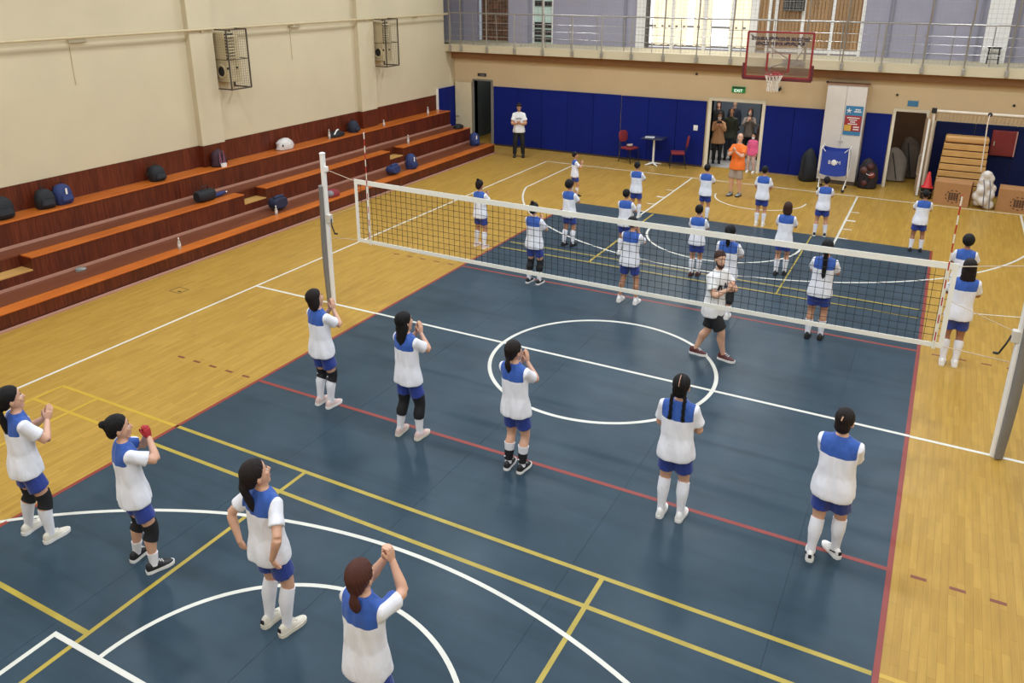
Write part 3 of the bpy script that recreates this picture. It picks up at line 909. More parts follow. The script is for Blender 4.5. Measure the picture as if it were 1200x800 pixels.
def hand_mb(curl=0.35, spread=0.06):
    """right hand, wrist at the origin, fingers along +Y, palm facing -Z, thumb on -X; length about 1"""
    h = MB()
    h.rings([(0, 0, -0.02, 0.15, 0.10), (0, 0, 0.12, 0.19, 0.11), (0, 0, 0.30, 0.22, 0.105), (0, 0, 0.44, 0.215, 0.09), (0, 0, 0.50, 0.20, 0.07)], 14, 2.6, 'y')
    for k, (x, L) in enumerate(((-0.155, 0.43), (-0.052, 0.50), (0.052, 0.46), (0.15, 0.36))):
        a = 0.15 * curl
        p = Vector((x, 0.44, 0)); pts = [p.copy()]
        ang = 0.0
        for seg, c in ((0.42, 0.8), (0.33, 1.0), (0.25, 0.8)):
            ang += curl * c
            p = p + Vector((spread * (k - 1.5) * seg * 0.6, math.cos(ang), -math.sin(ang))) * (L * seg)
            pts.append(p.copy())
        h.tube(pts, [0.058, 0.054, 0.048, 0.036], 8)
    h.tube([(-0.12, 0.10, -0.02), (-0.24, 0.24, -0.06), (-0.30, 0.40, -0.10), (-0.29, 0.52, -0.13)], [0.085, 0.07, 0.058, 0.042], 8)
    return h
HC = ((0, 0.30, 0.80), (0, 0.669, -0.743))      # hairline plane: forehead high, nape low
HCF = ((0, 0.32, 0.79), (0, 0.752, -0.66))     # longer hair reaches over the ears and nape
def hair_mb(style):
    h = MB(); clip = [HC if style in ('short', 'afro') else HCF]
    r = {'afro': 1.16}.get(style, 1.0)
    h.ball((0, -0.075, 0.645), (0.385 * r, 0.462 * r, 0.402 * r), 18, 12)
    return h, clip
def hair_extra(style):
    h = MB()
    if style in ('short', 'afro'): return None
    if style == 'shortf':
        h.ball((0, -0.24, 0.36), (0.33, 0.24, 0.30), 14, 10)
    if style == 'bob':
        h.rings([(0, -0.20, -0.02, 0.30, 0.16), (0, -0.17, 0.10, 0.395, 0.25), (0, -0.14, 0.3, 0.43, 0.31), (0, -0.12, 0.5, 0.42, 0.34), (0, -0.10, 0.75, 0.36, 0.32)], 18)
    if style == 'shoulder':
        h.rings([(0, -0.18, -0.26, 0.36, 0.14), (0, -0.18, -0.15, 0.42, 0.20), (0, -0.16, 0.1, 0.41, 0.26), (0, -0.13, 0.35, 0.42, 0.31), (0, -0.10, 0.75, 0.36, 0.32)], 18)
    if style == 'long':
        h.rings([(-0.04, -0.36, -0.78, 0.12, 0.05), (-0.05, -0.38, -0.62, 0.27, 0.09), (-0.04, -0.34, -0.35, 0.36, 0.13), (0, -0.27, -0.1, 0.37, 0.19), (0, -0.18, 0.2, 0.42, 0.28), (0, -0.10, 0.7, 0.37, 0.33)], 18)
    if style in ('pony', 'lowpony', 'longpony'):
        z0 = {'pony': 0.66, 'lowpony': 0.30, 'longpony': 0.58}[style]
        zl = {'pony': -0.35, 'lowpony': -0.42, 'longpony': -1.30}[style]
        dy = {'pony': -0.58, 'lowpony': -0.42, 'longpony': -0.50}[style]
        h.ball((0, -0.28, 0.45), (0.30, 0.22, 0.30), 12, 8)
        pts = [(0, -0.40, z0), (0, dy, z0 + 0.02), (0.02, dy - 0.06, z0 - 0.22), (0.03, dy - 0.02, (z0 + zl) / 2 - 0.1), (0.02, dy + 0.02, zl + 0.2), (0.0, dy + 0.03, zl)]
        h.tube(pts, [0.10, 0.085, 0.16, 0.165, 0.14, 0.05], 12, 0.8)
    if style == 'bun':
        h.ball((0, -0.28, 0.45), (0.30, 0.22, 0.30), 12, 8)
        h.ball((0, -0.52, 0.80), (0.15, 0.14, 0.14), 12, 8)
    if style == 'topknot':
        h.ball((0, -0.28, 0.45), (0.30, 0.22, 0.30), 12, 8)
        h.ball((0, -0.30, 1.06), (0.16, 0.16, 0.13), 12, 8)
    if style == 'braids':
        h.ball((0, -0.26, 0.42), (0.34, 0.24, 0.32), 12, 8)
        for s in (-1, 1):
            for k in range(7):
                t = k / 6
                h.ball((s * (0.27 + 0.02 * (k % 2)), -0.36 - 0.10 * min(1, 2 * t), 0.18 - 0.78 * t), (0.10 - 0.02 * t, 0.09, 0.10), 10, 7)
            h.ball((s * 0.29, -0.45, -0.70), (0.11, 0.09, 0.10), 10, 7)
    return h
STY = ['short', 'afro', 'shortf', 'bob', 'shoulder', 'long', 'pony', 'lowpony', 'longpony', 'bun', 'topknot', 'braids']
tmp = [rmesh(head_mb(), 0.034, 3), rmesh(hand_mb(0.22), 0.026, 2), rmesh(hand_mb(0.75, 0.0), 0.026, 2), rmesh(hand_mb(0.45), 0.026, 2)]
for s in STY:
    a, clip = hair_mb(s)
    tmp.append(rmesh(a, 0.03, 0, clip))
caps = harvest(tmp)
HEADV, HFLAT, HFIST, HREL = caps[:4]
tmp = []
for s, cp in zip(STY, caps[4:]):
    x = hair_extra(s)
    m = MB(); m.v = cp[0].tolist(); m.f = cp[1]
    if x: m.add(x.v, x.f)
    tmp.append(rmesh(m, 0.034, 3))
HAIRG = dict(zip(STY, harvest(tmp)))
MIR = np.diag([-1.0, 1, 1])
def mirror(c): return (c[0] @ MIR, [tuple(reversed(q)) for q in c[1]])

# ---- canonical shoe: ankle at the origin, toe along +Y
def shoe_up():
    s = MB(); v, f, n = [], [], 12
    secs = [(-0.080, 0.018, 0.062), (-0.072, 0.032, 0.095), (-0.045, 0.040, 0.108), (-0.01, 0.041, 0.110), (0.025, 0.042, 0.108), (0.055, 0.044, 0.090), (0.09, 0.047, 0.072), (0.13, 0.046, 0.060), (0.165, 0.036, 0.050), (0.185, 0.020, 0.036)]
    for y, w, h in secs:
        for k in range(n):
            a = PI * k / (n - 1)
            v.append((w * math.cos(a) * (1.0 if k in (0, n - 1) else 0.98), y, 0.014 + (h - 0.014) * max(0.0, math.sin(a)) ** 0.7))
    for i in range(len(secs) - 1):
        for k in range(n - 1): f.append((i * n + k, i * n + k + 1, (i + 1) * n + k + 1, (i + 1) * n + k))
        f.append((i * n + n - 1, i * n, (i + 1) * n, (i + 1) * n + n - 1))
    f.append(tuple(range(n - 1, -1, -1))); f.append(tuple((len(secs) - 1) * n + k for k in range(n)))
    return s.add(v, f)
def shoe_sole():
    out = [(0, -0.088), (0.030, -0.08), (0.043, -0.045), (0.042, 0.02), (0.049, 0.08), (0.051, 0.12), (0.042, 0.165), (0.022, 0.192), (0, 0.198)]
    poly = out + [(-x, y) for x, y in reversed(out[1:-1])]
    return MB().prism(poly, 0.0, 0.032)
_shoe_cache = {}
def shoe_meshes(mu, ms):
    k = (mu.name, ms.name)
    if k not in _shoe_cache:
        a = shoe_up().mesh('shoe', True, 60); a.materials.append(mu)
        b = shoe_sole().mesh('sole', False); b.materials.append(ms)
        c = MB().tube([(-0.022, 0.040, 0.102), (0.022, 0.040, 0.102)], 0.005, 6).tube([(-0.024, 0.062, 0.088), (0.024, 0.062, 0.088)], 0.005, 6).tube([(-0.026, 0.084, 0.076), (0.026, 0.084, 0.076)], 0.005, 6).mesh('laces'); c.materials.append(ms)
        _shoe_cache[k] = (a, b, c)
    return _shoe_cache[k]
_hair_cache, _face = {}, {}
def hair_mesh(style, m):
    k = (style, m.name)
    if k not in _hair_cache:
        v, f = HAIRG[style]
        c = np.array([0, -0.08, 0.62]); q = v - c
        a = np.arctan2(q[:, 0], -q[:, 1]); zz = np.clip(q[:, 2], -1.2, 0.6)
        st = np.sin(a * 23 + 2.5 * np.sin(zz * 5)) * 0.5 + np.sin(a * 41 + zz * 9) * 0.35 + np.sin(v[:, 0] * 60 + zz * 7) * 0.4
        r = np.linalg.norm(q[:, :2], axis=1, keepdims=True) + 1e-6
        d = np.concatenate([q[:, :2] / r, np.zeros((len(v), 1))], 1)
        amp = np.clip(r, 0, 0.3) / 0.3 * 0.013
        _hair_cache[k] = npmesh('hair', [(v + d * st[:, None] * amp, f)], m)
    return _hair_cache[k]
def face_mesh(kind, m):
    if (kind, m.name) not in _face:
        b = MB()
        if kind == 'eye': b.ball((0, 0, 0), (0.055, 0.03, 0.03), 10, 6)
        if kind == 'iris': b.ball((0, 0.018, 0), (0.024, 0.016, 0.026), 8, 6)
        if kind == 'brow': b.tube([(-0.07, -0.012, -0.012), (0, 0.0, 0.014), (0.07, -0.02, 0)], [0.012, 0.017, 0.008], 6)
        if kind == 'mouth': b.tube([(-0.085, -0.03, 0.005), (-0.03, 0.002, 0.0), (0.03, 0.002, 0.0), (0.085, -0.03, 0.005)], [0.008, 0.02, 0.02, 0.008], 8)
        if kind == 'beard':
            b.rings([(0, 0.22, 0.00, 0.13, 0.12), (0, 0.19, 0.08, 0.235, 0.195), (0, 0.135, 0.20, 0.28, 0.235), (0, 0.03, 0.34, 0.295, 0.22), (0, -0.02, 0.46, 0.30, 0.10)], 16)
        if kind == 'mask':
            b.rings([(0, 0.20, 0.02, 0.13, 0.14), (0, 0.17, 0.10, 0.24, 0.25), (0, 0.15, 0.24, 0.275, 0.29), (0, 0.14, 0.38, 0.26, 0.28), (0, 0.16, 0.44, 0.16, 0.25)], 16)
        me = b.mesh(kind, True); me.materials.append(m); _face[(kind, m.name)] = me
    return _face[(kind, m.name)]

def ik(a, c, l1, l2, pole):
    a, c, pole = Vector(a), Vector(c), Vector(pole)
    d = c - a; L = d.length
    if L > (l1 + l2) * 0.995:
        c = a + d * ((l1 + l2) * 0.995 / L); d = c - a; L = d.length
    n = d / L
    x = (l1 * l1 - l2 * l2 + L * L) / (2 * L)
    hgt = math.sqrt(max(0.0, l1 * l1 - x * x))
    q = pole - n * pole.dot(n)
    q = q.normalized() if q.length > 1e-6 else Vector((0, 1, 0))
    return a + n * x + q * hgt, c
def lerp(a, b, t): return Vector(a) * (1 - t) + Vector(b) * t

# arm presets in body heights: wrist (x, y, z) for the right side, elbow pole, hand direction, palm normal, hand shape
ARMS = {
    'clap': ((0.024, 0.165, 0.735), (0.8, -0.25, -0.7), (-0.12, 0.45, 0.88), (-1, 0, 0.0), 'flat'),
    'chest': ((0.020, 0.150, 0.700), (0.9, -0.2, -0.6), (-0.25, 0.40, 0.85), (-1, 0.1, 0.0), 'flat'),
    'chin': ((0.024, 0.150, 0.795), (0.7, 0.0, -0.8), (-0.1, 0.10, 0.98), (-1, 0, 0.0), 'flat'),
    'face': ((0.030, 0.150, 0.825), (0.55, 0.25, -0.7), (-0.2, -0.05, 0.97), (-1, -0.2, 0.0), 'fist'),
    'raised': ((0.020, 0.185, 0.895), (0.30, 1.0, -0.5), (-0.08, -0.10, 0.98), (-1, 0, 0.0), 'fist'),
    'front': ((0.030, 0.140, 0.640), (0.9, -0.5, -0.4), (-0.55, 0.55, 0.35), (-0.6, -0.5, 0.6), 'rel'),
    'folded': ((-0.045, 0.125, 0.690), (0.9, -0.1, -0.5), (-0.95, 0.05, 0.12), (-0.1, -1, 0.0), 'rel'),
    'hips': ((0.135, -0.085, 0.535), (0.9, -0.45, 0.2), (-0.15, 0.25, -0.85), (0.2, 0.9, 0.2), 'rel'),
    'down': ((0.140, 0.030, 0.475), (0.5, -0.8, 0.1), (-0.02, 0.12, -0.99), (-1, 0, 0), 'rel'),
    'phone': ((0.030, 0.160, 0.775), (0.7, 0.0, -0.8), (-0.25, 0.2, 0.95), (-0.7, -0.5, 0), 'fist'),
}
PEOPLE = []
def person(label, H, feet, kit, arms='clap', hair='short', hc='dark', skin=0, lean=(0.0, 0.0), head=(0, 0, 0), yaw=None, shoes=('white', 'white'), build=1.0, face=True, arml=None, mask=None, beard=False, group=None, pos=None, twist=0.0):
    """feet: ((heelx, heely), (toex, toey)) left then right, in world metres"""
    PEOPLE.append(dict(label=label, H=H / ZS, feet=feet, kit=kit, arms=arms, arml=arml or arms, hair=hair, hc=hc, skin=skin, lean=lean, head=head, yaw=yaw, shoes=shoes, build=build, face=face, mask=mask, beard=beard, group=group, twist=twist))

KIT = dict(top='jersey', hem=0.450, sleeve=0.66, legs='shorts', leg_len=0.70, sock=0.0, pad=None, short_m=M_SHORT)
def kit(**k): d = dict(KIT); d.update(k); return d
SHOE = {'white': (236, 232, 226), 'cream': (222, 214, 196), 'pink': (216, 188, 180), 'black': (30, 28, 30), 'maroon': (86, 34, 34), 'grey': (150, 148, 146), 'darkred': (74, 26, 28), 'brown': (90, 66, 52)}

def stage_person(P):
    H = P['H']; kt = P['kit']; w = P['build']
    F = [(Vector((*a, 0)), Vector((*b, 0))) for a, b in P['feet']]
    ctr = sum((a * 0.72 + b * 0.28 for a, b in F), Vector()) / 2
    if P['yaw'] is None:
        d = sum(((b - a).normalized() for a, b in F), Vector())
        yaw = math.atan2(-d.x, d.y)
    else: yaw = P['yaw']
    Rz = Matrix.Rotation(-yaw, 3, 'Z')
    lf = [(Rz @ (a - ctr), Rz @ (b - ctr)) for a, b in F]
    P['root'] = (ctr, yaw)
    ank, fy = [], []
    for a, b in lf:
        t = (b - a).normalized()
        ank.append(a + t * 0.07 * H / 1.6 + Vector((0, 0, 0.045 * H)))
        fy.append(math.atan2(-t.x, t.y))
    P['fy'] = fy
    l1 = l2 = 0.236 * H
    hipx = 0.052 * H
    hz = 0.508 * H
    for s, k in ((-1, 0), (1, 1)):
        hd = math.hypot(ank[k].x - s * hipx, ank[k].y)
        hz = min(hz, ank[k].z + math.sqrt(max(0.01, (0.99 * (l1 + l2)) ** 2 - hd * hd)))
    dz = hz - 0.508 * H
    lx, ly = P['lean'][0] * H, P['lean'][1] * H
    tw = P['twist']
    def T(x, y, z):          # torso point in body heights, leaning and twisting with height
        t = max(0.0, (z - 0.5) / 0.36)
        c, s = math.cos(tw * min(1, t)), math.sin(tw * min(1, t))
        return Vector((x * H * c - y * H * s + lx * t, x * H * s + y * H * c + ly * t, z * H + dz))
    P['T'] = T
    def ring(z, a, b, yo=0.0):
        p = T(0, yo, z); return (p.x, p.y, p.z, a * H * w, b * H * w)
    J = {}
    body = MB()
    body.rings([ring(.455, .060, .05), ring(.48, .088, .062), ring(.51, .098, .070), ring(.55, .094, .066), ring(.61, .080, .055), ring(.67, .086, .057), ring(.73, .096, .062), ring(.775, .100, .056), ring(.805, .088, .046), ring(.83, .050, .036), ring(.85, .032, .032)], 20, 2.3)
    nb, nt = T(0, 0.0, 0.80), T(0, 0.012, 0.895)
    body.tube([nb, lerp(nb, nt, .5), nt], [0.036 * H, 0.031 * H, 0.031 * H], 12)
    for k, s in ((0, -1), (1, 1)):
        hip = Vector((s * hipx, 0, hz))
        knee, an = ik(hip, ank[k], l1, l2, (s * 0.15, 1, 0))
        J['hip', k], J['knee', k], J['ank', k] = hip, knee, an
        body.tube([hip + Vector((0, 0, .02 * H)), lerp(hip, knee, .2), lerp(hip, knee, .55), lerp(hip, knee, .9), knee], [.056 * H * w, .060 * H * w, .051 * H * w, .040 * H * w, .038 * H * w], 12)
        back = Vector((0, -0.012 * H, 0))
        body.tube([knee, lerp(knee, an, .15), lerp(knee, an, .32) + back, lerp(knee, an, .6) + back * .5, lerp(knee, an, .9), an], [.038 * H * w, .036 * H * w, .040 * H * w, .031 * H, .023 * H, .023 * H], 12)
        fd = Vector((-math.sin(fy[k]), math.cos(fy[k]), 0))
        body.tube([an + Vector((0, 0, .01)), an + fd * .05 * H - Vector((0, 0, .018 * H)), an + fd * .09 * H - Vector((0, 0, .028 * H))], [.022 * H, .016 * H, .009 * H], 8)
        ar = ARMS[P['arms'] if k else P['arml']]
        sh = T(s * .100 * w, 0, .785)
        wx, wy, wz = ar[0]
        tgt = T(s * wx, wy, wz)
        pole = Vector((s * ar[1][0], ar[1][1], ar[1][2]))
        if tw: pole = Matrix.Rotation(tw, 3, 'Z') @ pole
        el, wr = ik(sh, tgt, .168 * H, .145 * H, pole)
        J['sh', k], J['el', k], J['wr', k] = sh, el, wr
        body.tube([T(s * .05, 0, .79), sh, lerp(sh, el, .35), lerp(sh, el, .8), el], [.040 * H, .037 * H * w, .033 * H * w, .027 * H, .026 * H], 10)
        body.tube([el, lerp(el, wr, .25), lerp(el, wr, .7), wr, wr + (wr - el).normalized() * .015 * H], [.026 * H, .028 * H, .021 * H, .018 * H, .016 * H], 10)
    P['J'] = J
    # clothing volumes
    hem = kt['hem']
    top = MB()
    lo = 0.03 if kt['top'] == 'coat' else 0.0
    top.rings([ring(hem, .130 + lo, .100 + lo), ring(hem + .03, .129 + lo, .099 + lo), ring(.53, .123, .093), ring(.60, .109, .079), ring(.67, .108, .076), ring(.73, .112, .076), ring(.775, .113, .069), ring(.808, .100, .056), ring(.828, .066, .046), ring(.843, .045, .042)], 24, 2.3)
    sl = kt['sleeve']
    for k, s in ((0, -1), (1, 1)):
        sh, el, wr = J['sh', k], J['el', k], J['wr', k]
        pts, rad = [T(s * .06 * w, 0, .79), sh], [.044 * H, .043 * H * w]
        if sl <= 1:
            pts += [lerp(sh, el, sl * .5), lerp(sh, el, sl)]; rad += [.041 * H * w, .046 * H * w]
        else:
            pts += [lerp(sh, el, .5), el, lerp(el, wr, .5), lerp(el, wr, .96)]; rad += [.042 * H * w, .037 * H * w, .034 * H * w, .028 * H * w]
        top.tube(pts, rad, 12)
    legs = MB()
    legs.rings([ring(.44, .070, .055), ring(.465, .094, .070), ring(.50, .106, .078), ring(.55, .102, .074), ring(.59, .088, .062)], 20, 2.3)
    ll = kt['leg_len']
    for k in (0, 1):
        hip, knee, an = J['hip', k], J['knee', k], J['ank', k]
        if ll <= 1: pts, rad = [hip, lerp(hip, knee, ll * .5), lerp(hip, knee, ll)], [.058 * H * w, .061 * H * w, .064 * H * w]
        else: pts, rad = [hip, lerp(hip, knee, .5), knee, lerp(knee, an, .5), lerp(knee, an, .97)], [.066 * H * w, .062 * H * w, .050 * H * w, .044 * H * w, .040 * H]
        legs.tube(pts, rad, 12)
    vx = 0.0125 if P.get('near') else 0.0155
    return [rmesh(body, vx, 3), rmesh(top, vx, 3), rmesh(legs, vx, 2)]

def finish_person(P, res):
    H = P['H']; T = P['T']; J = P['J']; kt = P['kit']
    ctr, yaw = P['root']
    root = thing('person', P['label'], 'person', (ctr.x, ctr.y, 0), yaw, P['group'])
    root.scale = (1, 1, ZS)
    if inside(ctr.x, ctr.y): root.location.z = MATZ
    if ctr.y > WYF: root.location.z = 0.004
    body, top, legs = res
    def folds(c, amp, seed):
        v, f = c
        a = np.arctan2(v[:, 1], v[:, 0]); z = v[:, 2] / H
        st = np.sin(a * 5 + seed + 6 * z) * np.clip((0.72 - z) / 0.25, 0.15, 1) + 0.6 * np.sin(a * 9 + 13 * z + 2 * seed) + 0.5 * np.sin(34 * z + 3 * np.sin(a * 2 + seed))
        r = np.hypot(v[:, 0], v[:, 1])[:, None] + 1e-6
        n = np.concatenate([v[:, :2] / r, np.zeros((len(v), 1))], 1)
        return v + n * (st * amp)[:, None], f
    sd = ctr.x * 3.1 + ctr.y
    top, legs = folds(top, 0.0055, sd), folds(legs, 0.003, sd + 1)
    kid = P['kit']['top'] == 'jersey' or P['H'] < 1.3
    hh, cz = (0.160 * H, 0.848) if kid else (0.142 * H, 0.862)
    hy, hp, hr = P['head']
    HM = Matrix.Translation(T(0, 0.0, cz)) @ (Euler((hp, hr, hy + P['twist']), 'XYZ').to_matrix().to_4x4()) @ Matrix.Diagonal((hh, hh, hh, 1))
    chunks = [body, (apply(HM, HEADV[0]), HEADV[1])]
    hands = []
    for k, s in ((0, -1), (1, 1)):
        ar = ARMS[P['arms'] if k else P['arml']]
        d = Vector((s * ar[2][0], ar[2][1], ar[2][2])); pn = Vector((s * ar[3][0], ar[3][1], ar[3][2]))
        rt = Matrix.Rotation(P['twist'], 3, 'Z')
        d, pn = (rt @ d).normalized(), rt @ pn
        z = -(pn - d * pn.dot(d)).normalized()
        x = d.cross(z)
        hl = 0.108 * H
        M = Matrix((x, d, z)).transposed().to_4x4()
        M = Matrix.Translation(J['wr', k]) @ M @ Matrix.Diagonal((hl, hl, hl, 1))
        src = {'flat': HFLAT, 'fist': HFIST, 'rel': HREL}[ar[4]]
        if s < 0: src = mirror(src)
        hands.append(((apply(M, src[0]), src[1])))
    gl = kt.get('gloves')
    if not gl: chunks += hands
    link('body', npmesh('body', chunks, SKIN[P['skin']]), None, root)
    if gl:
        for hd in hands: link('glove', npmesh('glove', [(hd[0], hd[1])], gl), None, root)['label'] = 'red glove'
    # top
    tm = kt['top']
    if tm == 'jersey':
        v = top[0]
        me = npmesh('shirt', [top], M_JERSEY)
        t = np.clip((v[:, 2] / H - 0.5) / 0.36, 0, 1)
        lx, ly = P['lean']
        rx = v[:, 0] - lx * H * t; ry = v[:, 1] - ly * H * t
        ca, sa = np.cos(P['twist'] * t), np.sin(P['twist'] * t)
        ux = rx * ca + ry * sa
        T0 = T(0, 0, 0).z
        zz = v[:, 2] - T0
        yk = np.minimum(zz - 0.728 * H, 0.106 * H * P['build'] - np.abs(ux))
        at = me.attributes.new('yoke', 'FLOAT', 'POINT'); at.data.foreach_set('value', yk.astype(np.float32))
        link('shirt', me, None, root)
    else:
        link('coat' if tm == 'coat' else 'shirt', npmesh('shirt', [top], kt['top_m']), None, root)
    link('shorts' if kt['leg_len'] <= 1 else 'trousers', npmesh('shorts', [legs], kt['short_m']), None, root)
    # socks, pads, shoes
    so, pd = kt['sock'], kt['pad']
    w = P['build']
    for k in (0, 1):
        hip, knee, an = J['hip', k], J['knee', k], J['ank', k]
        back = Vector((0, -0.012 * H, 0))
        def shank(t):
            if t < .32: return lerp(knee, an, t) + back * (max(0, t - .15) / .17), (.038 - .002 * min(1, t / .15) + .004 * max(0, (t - .15) / .17)) * H * w
            if t < .6: return lerp(knee, an, t) + back * (1 - .5 * (t - .32) / .28), (.040 * w - (.040 * w - .031) * (t - .32) / .28) * H
            return lerp(knee, an, t) + back * max(0, .5 * (1 - (t - .6) / .3)), (.031 - .008 * min(1, (t - .6) / .3)) * H
        def sleeve_(t0, t1, ex, nm, m, n=6):
            pts, rad = [], []
            for i in range(n + 1):
                t = t0 + (t1 - t0) * i / n
                if t >= 0: p, r = shank(t)
                else: p, r = lerp(knee, hip, -t), (.038 + .006 * -t / .2) * H * w
                pts.append(p); rad.append(r + ex)
            return MB().tube(pts, rad, 14).build(nm, m, root, smooth=True, angle=60)
        if so > 0: sleeve_(1 - so, 1.02, 0.008, 'sock', kt.get('sock_m', M_SOCK))
        if pd:
            o = sleeve_(pd[0], pd[1], 0.014, 'knee_pad', M_KNEE)
            if kt.get('logo'):
                t = (pd[0] + pd[1]) / 2
                p = shank(t)[0] if t >= 0 else lerp(knee, hip, -t)
                MB().ball((p.x + (0.7 if P.get('lside') else -0.25) * .045 * H, p.y - .044 * H, p.z), (.014, .008, .007), 8, 6).build('pad_logo', M_SOCK, o)
        mu, ms = (shoemat(n_, SHOE[n_]) for n_ in P['shoes'][:2])
        a, b, c = shoe_meshes(mu, ms)
        sc = H / 1.52
        so_ = link('shoe', a, None, root); so_.location = (an.x, an.y, 0); so_.rotation_euler = (0, 0, P['fy'][k]); so_.scale = (sc, sc, sc / 1.05)
        link('sole', b, None, so_); link('laces', c, None, so_)
        if kt.get('heel'): MB().box(-0.016, 0.016, -0.088, -0.078, 0.05, 0.085).build('heel_tab', M_KNEE, so_)
        if kt.get('swoosh'): MB().bar((0.045, 0.02, 0.05), (0.043, -0.055, 0.075), 0.014, 0.008).bar((-0.045, 0.02, 0.05), (-0.043, -0.055, 0.075), 0.014, 0.008).build('side_stripe', M_KNEE, so_)
    # hair and face
    if P['hair']:
        h = link('hair', hair_mesh(P['hair'], HAIR[P['hc']]), None, root)
        h.matrix_local = HM
    if P['hair'] == 'braids':
        q = MB().tube([(0, -0.075 + 0.475 * math.cos(t), 0.645 + 0.412 * math.sin(t)) for t in np.linspace(1.9, 3.05, 10)], 0.014, 6).build('parting', SKIN[P['skin']], root); q.matrix_local = HM
    if P['hair'] == 'shortf' and kid:
        q = MB().tube([(0.03, -0.49, 0.82), (0.0, -0.545, 0.66)], 0.026, 8).build('hair_clip', SKIN[0], root); q.matrix_local = HM; q['label'] = 'pale hair clip'
    if P['face']:
        for s in (-1, 1):
            e = link('eye', face_mesh('eye', M_EYEW), None, root); e.matrix_local = HM @ Matrix.Translation((s * 0.12, 0.352, 0.505))
            link('iris', face_mesh('iris', M_IRIS), None, e)
            if P['hair'] != 'none':
                b = link('eyebrow', face_mesh('brow', HAIR[P['hc']] if P['hc'] in HAIR else HAIR['dark']), None, root); b.matrix_local = HM @ Matrix.Translation((s * 0.13, 0.375, 0.60))
        if P['mask']:
            b = link('face_mask', face_mesh('mask', P['mask']), None, root); b.matrix_local = HM
        else:
            b = link('mouth', face_mesh('mouth', M_LIP), None, root); b.matrix_local = HM @ Matrix.Translation((0, 0.395, 0.225))
        if P['beard']:
            b = link('beard', face_mesh('beard', HAIR['brown']), None, root); b.matrix_local = HM
    P['obj'] = root
    return root

def ft(*px):
    """heel/toe photo pixels of the left and right shoe -> ground points"""
    g = [tuple(pix(*q)[:2]) for q in px]
    return ((g[0], g[1]), (g[2], g[3]))
def ft2(l, r, yaw=0.0, L=0.26):
    """centre pixels of both shoes, common direction"""
    d = Vector((-math.sin(yaw), math.cos(yaw)))
    o = []
    for q in (l, r):
        c = Vector(pix(*q)[:2]); o.append((tuple(c - d * L * .45), tuple(c + d * L * .55)))
    return tuple(o)
def at(x, y, yaw=0.0, gap=0.2, L=0.26):
    d = Vector((-math.sin(yaw), math.cos(yaw))); n = Vector((d.y, -d.x)); c = Vector((x, y)); o = []
    for s in (-1, 1):
        p = c + n * s * gap / 2; o.append((tuple(p - d * L * .45), tuple(p + d * L * .55)))
    return tuple(o)

M_GLOVE = mat('red_glove', srgb(168, 36, 40), 0.7, 0.08, 20)
# --- the nine players on the near half of the court
K_TALL = dict(sock=0.80)
person('player in blue-yoked jersey clapping at the court corner, black knee pads, white shoes', 1.84, ft((29, 627), (48, 613), (54, 637), (81, 621)), kit(sock=.72, pad=(-.18, .26), logo=1), 'clap', 'longpony', 'black', 0, (0.0, 0.02), (R(-8), R(8), 0), shoes=('cream', 'white'), yaw=R(-14))
person('player with red gloves held at the chin, black knee pads and short socks', 1.78, ft((156, 659), (173, 644), (174, 672), (205, 658)), kit(sock=.34, pad=(-.16, .30), logo=1, gloves=M_GLOVE), 'face', 'bun', 'black', 0, (-0.01, -0.01), (R(-10), R(4), 0), shoes=('black', 'white'), yaw=R(-22))
person('player standing with both hands on the hips, tall white socks, cream shoes', 1.87, ft((310, 736), (328, 720), (330, 746), (357, 726)), kit(sock=.92, heel=1), 'hips', 'longpony', 'dark', 0, (0.0, 0.0), (R(-18), R(16), 0), shoes=('cream', 'cream'), yaw=R(-6))
person('player reaching both arms straight up beside the white arc', 1.83, at(0.97, -7.20, R(-4)), kit(sock=.8), 'raised', 'lowpony', 'auburn', 0, (0.0, 0.01), (R(8), R(6), 0))
person('player by the padded net post looking up, knee pads, grey and pink shoes', 1.80, ft((372, 475), (384, 467), (384, 479), (402, 469)), kit(sock=.78, pad=(-.16, .24), logo=1), 'chin', 'bob', 'dark', 0, (-0.01, 0.0), (R(-12), R(10), 0), shoes=('pink', 'white'), yaw=R(-12))
person('player in long black knee sleeves and pink shoes on the red attack line', 1.80, ft((466, 511), (481, 496), (488, 516), (506, 503)), kit(sock=.50, pad=(-.30, .48)), 'chin', 'long', 'black', 0, (-0.01, 0.0), (R(-12), R(4), 0), shoes=('pink', 'cream'), yaw=R(-10))
person('player at the centre circle with black shin pads and black and white shoes', 1.76, ft((593, 551), (605, 536), (608, 555), (623, 542)), kit(sock=.68, pad=(.56, .90), logo=1, swoosh=0), 'chin', 'lowpony', 'dark', 0, (-0.02, 0.0), (R(-10), R(2), 0), shoes=('black', 'white'), yaw=R(-6))
person('player in plain white tall socks and white shoes, hands held low in front', 1.79, ft((772, 607), (780, 590), (794, 612), (804, 596)), kit(sock=.92), 'front', 'braids', 'black', 0, (0.0, 0.02), (R(0), R(-4), 0), shoes=('white', 'white'), build=1.05, yaw=R(2))
person('player near the right sideline leaning with folded arms, feet turned inwards', 1.76, ft((948, 658), (950, 641), (982, 655), (970, 642)), kit(sock=.94, swoosh=1, heel=1), 'folded', 'shortf', 'dark', 0, (0.0, 0.03), (R(-4), R(-6), 0), shoes=('white', 'white'), build=1.1, yaw=R(-8))
NEAR = 9
